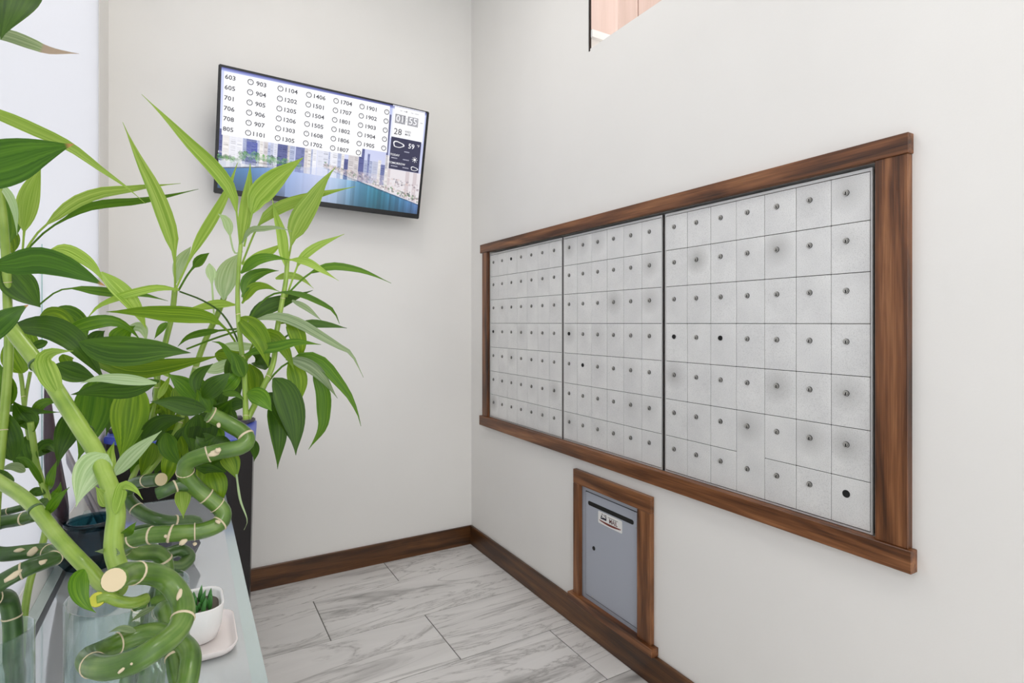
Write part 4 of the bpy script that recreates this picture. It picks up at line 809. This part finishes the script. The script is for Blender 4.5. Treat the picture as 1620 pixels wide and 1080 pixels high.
# rear canes
stalk(B2, [(206, 764, .965), (222, 725, .98), (235, 685, .99), (245, 640, 1.0), (248, 612, 1.0), (250, 590, 1.0), (262, 540, 1.005), (272, 498, 1.01), (277, 455, 1.01)], 8.5, M_SHOOT, (.15, .4, .7), None, 'shoot')
stalk(B2, [(222, 762, .95), (275, 690, 1.0), (300, 610, 1.04), (322, 545, 1.06), (345, 495, 1.065), (355, 468, 1.07)], 9, M_SHOOT, (.3, .6), None, 'shoot')
stalk(B2, [(243, 568, .97), (247, 600, .975), (246, 630, .98), (240, 660, .98)], 6, M_SHOOT, (.5,), None, 'shoot')
for a in [([(277, 458), (276, 405), (270, 370), (255, 325), (240, 290), (222, 255), (208, 225), (194, 193)], 25, 1.0, .96, 'l', .2, .35, .1), ([(278, 448), (285, 415), (302, 390)], 16, 1.02, 1.02, 'p', 0, .6), ([(282, 460), (298, 433), (317, 411), (331, 400)], 16, 1.0, 1.0, 'm', .55, .5),
          ([(338, 496), (336, 460), (334, 436), (331, 416)], 16, 1.05, 1.05, 'p', .6, .6), ([(354, 474), (357, 445), (364, 420), (376, 402)], 28, 1.06, 1.06, 'p', 0, .55, .1), ([(283, 458), (250, 455), (215, 462), (185, 471), (155, 485), (137, 505)], 11, .99, .93, 'l', 0, .5, .1),
          ([(378, 552), (362, 525), (335, 504), (300, 498), (265, 496), (225, 493), (168, 493)], 28, .97, .93, 's', .2, .45, .1), ([(372, 482), (345, 480), (320, 485), (296, 489)], 12, 1.05, 1.03, 'l', 0, .5), ([(376, 520), (328, 525), (298, 533), (281, 548)], 12, 1.03, 1.0, 'm', .25, .5),
          ([(284, 461), (320, 475), (350, 495), (370, 525), (379, 548)], 3.2, .98, .95, 'd', .95), ([(380, 522), (340, 535), (295, 552)], 3.2, .95, .97, 'm', .95), ([(264, 510), (255, 520), (244, 536)], 9, .99, .98, 'm', 0),
          ([(212, 603), (206, 648), (200, 690), (190, 728)], 46, .93, .92, 's', 0, .45, .1), ([(226, 698), (256, 670), (294, 661)], 28, .95, .93, 'd', 0, .45, .1), ([(180, 752), (213, 716), (256, 681)], 20, .88, .87, 'p', 0, .45, .1), ([(176, 745), (173, 718), (181, 698)], 13, .9, .9, 'l', 0),
          ([(242, 700), (234, 724), (222, 754)], 22, .96, .96, 's', 0), ([(278, 708), (268, 738), (260, 770)], 22, .97, .97, 's', 0), ([(272, 680), (262, 715), (244, 752)], 32, 1.0, 1.0, 'd', 0), ([(305, 672), (288, 705), (268, 738)], 30, 1.0, 1.0, 'd', 0), ([(330, 650), (318, 690), (300, 728)], 36, .97, .97, 'd', 0, .45, .1),
          ([(232, 640), (226, 680), (214, 722)], 28, 1.02, 1.02, 'm', 0), ([(252, 600), (264, 638), (270, 684)], 28, 1.03, 1.03, 's', 0), ([(300, 600), (318, 622), (346, 642)], 26, .98, .98, 'm', 0), ([(352, 598), (342, 636), (330, 680)], 28, 1.0, 1.0, 'd', 0), ([(280, 610), (288, 640), (284, 670)], 24, 1.04, 1.04, 's', 0),
          ([(243, 572), (262, 590), (278, 600)], 10, .97, .97, 'l', 0), ([(250, 630), (262, 608), (270, 592)], 9, .97, .97, 'l', 0), ([(340, 560), (380, 566), (402, 560)], 24, 1.0, 1.0, 's', 0), ([(372, 572), (340, 584), (305, 582)], 16, .98, .97, 'p', 0), ([(232, 655), (252, 640), (264, 652)], 18, 1.0, 1.0, 's', 0),
          ([(318, 665), (340, 690), (352, 716)], 30, 1.0, 1.0, 'm', 0), ([(262, 684), (270, 712), (288, 738)], 24, .96, .95, 'm', 0), ([(226, 688), (218, 722), (207, 760)], 22, .97, .97, 'm', 0), ([(312, 655), (310, 690), (306, 724)], 36, .94, .93, 'd', 0),
          ([(286, 690), (292, 706), (290, 728)], 18, .95, .95, 's', 0), ([(318, 728), (324, 750), (316, 776)], 24, .93, .93, 's', 0), ([(244, 612), (258, 642), (262, 690)], 20, 1.03, 1.03, 'd', 0), ([(205, 560), (200, 600), (186, 640)], 22, 1.0, 1.0, 'm', 0), ([(172, 600), (178, 640), (168, 690)], 20, 1.02, 1.02, 'd', 0),
          ([(340, 640), (362, 660), (372, 690)], 26, .98, .98, 'd', 0), ([(290, 650), (272, 690), (250, 712)], 26, 1.02, 1.02, 's', 0), ([(196, 745), (205, 720), (214, 700)], 14, .95, .95, 'm', 0)]:
    leaf(B2, *a)

# dry root scars and bark patches on the canes
def scar(parent, x, y, d, w, h, ang=0.0):
    q = P(x, y, d) - Vector(parent.location); bm = bmesh.new(); bmesh.ops.create_icosphere(bm, subdivisions=2, radius=1)
    v = (P(x, y, d) - CAM).normalized(); r_ = v.cross(Vector((0, 0, 1))).normalized(); u_ = r_.cross(v)
    e1 = r_ * math.cos(ang) + u_ * math.sin(ang); e2 = u_ * math.cos(ang) - r_ * math.sin(ang); k = d / F / 2
    for t_ in bm.verts:
        c = t_.co.copy(); j = 1 + rl.uniform(-.22, .22); t_.co = q + e1 * (c.x * w * k * j) + e2 * (c.y * h * k * j) + v * (c.z * .0016)
    smooth(obj('bark_scar', bm, M_NODE, parent))
for a in ((B, 338, 717, .832, 16, 10, .3), (B, 345, 712, .832, 9, 8, 0), (B, 377, 700, .862, 7, 10, 0), (B, 308, 860, .835, 6, 6, 0), (B, 290, 857, .818, 12, 8, .4), (B, 262, 848, .813, 5, 5, 0), (B, 345, 825, .846, 9, 5, -.6), (B, 346, 672, .857, 6, 8, 0),
          (A, 192, 1060, .611, 13, 5, .5), (A, 208, 1050, .611, 4, 4, 0), (A, 284, 940, .678, 8, 16, -.3), (Lb, 64, 890, .768, 16, 8, .2), (Lb, 20, 911, .738, 26, 10, .45), (Lb, 30, 870, .796, 14, 6, 0), (Lb, 52, 872, .802, 16, 10, .8)): scar(*a)
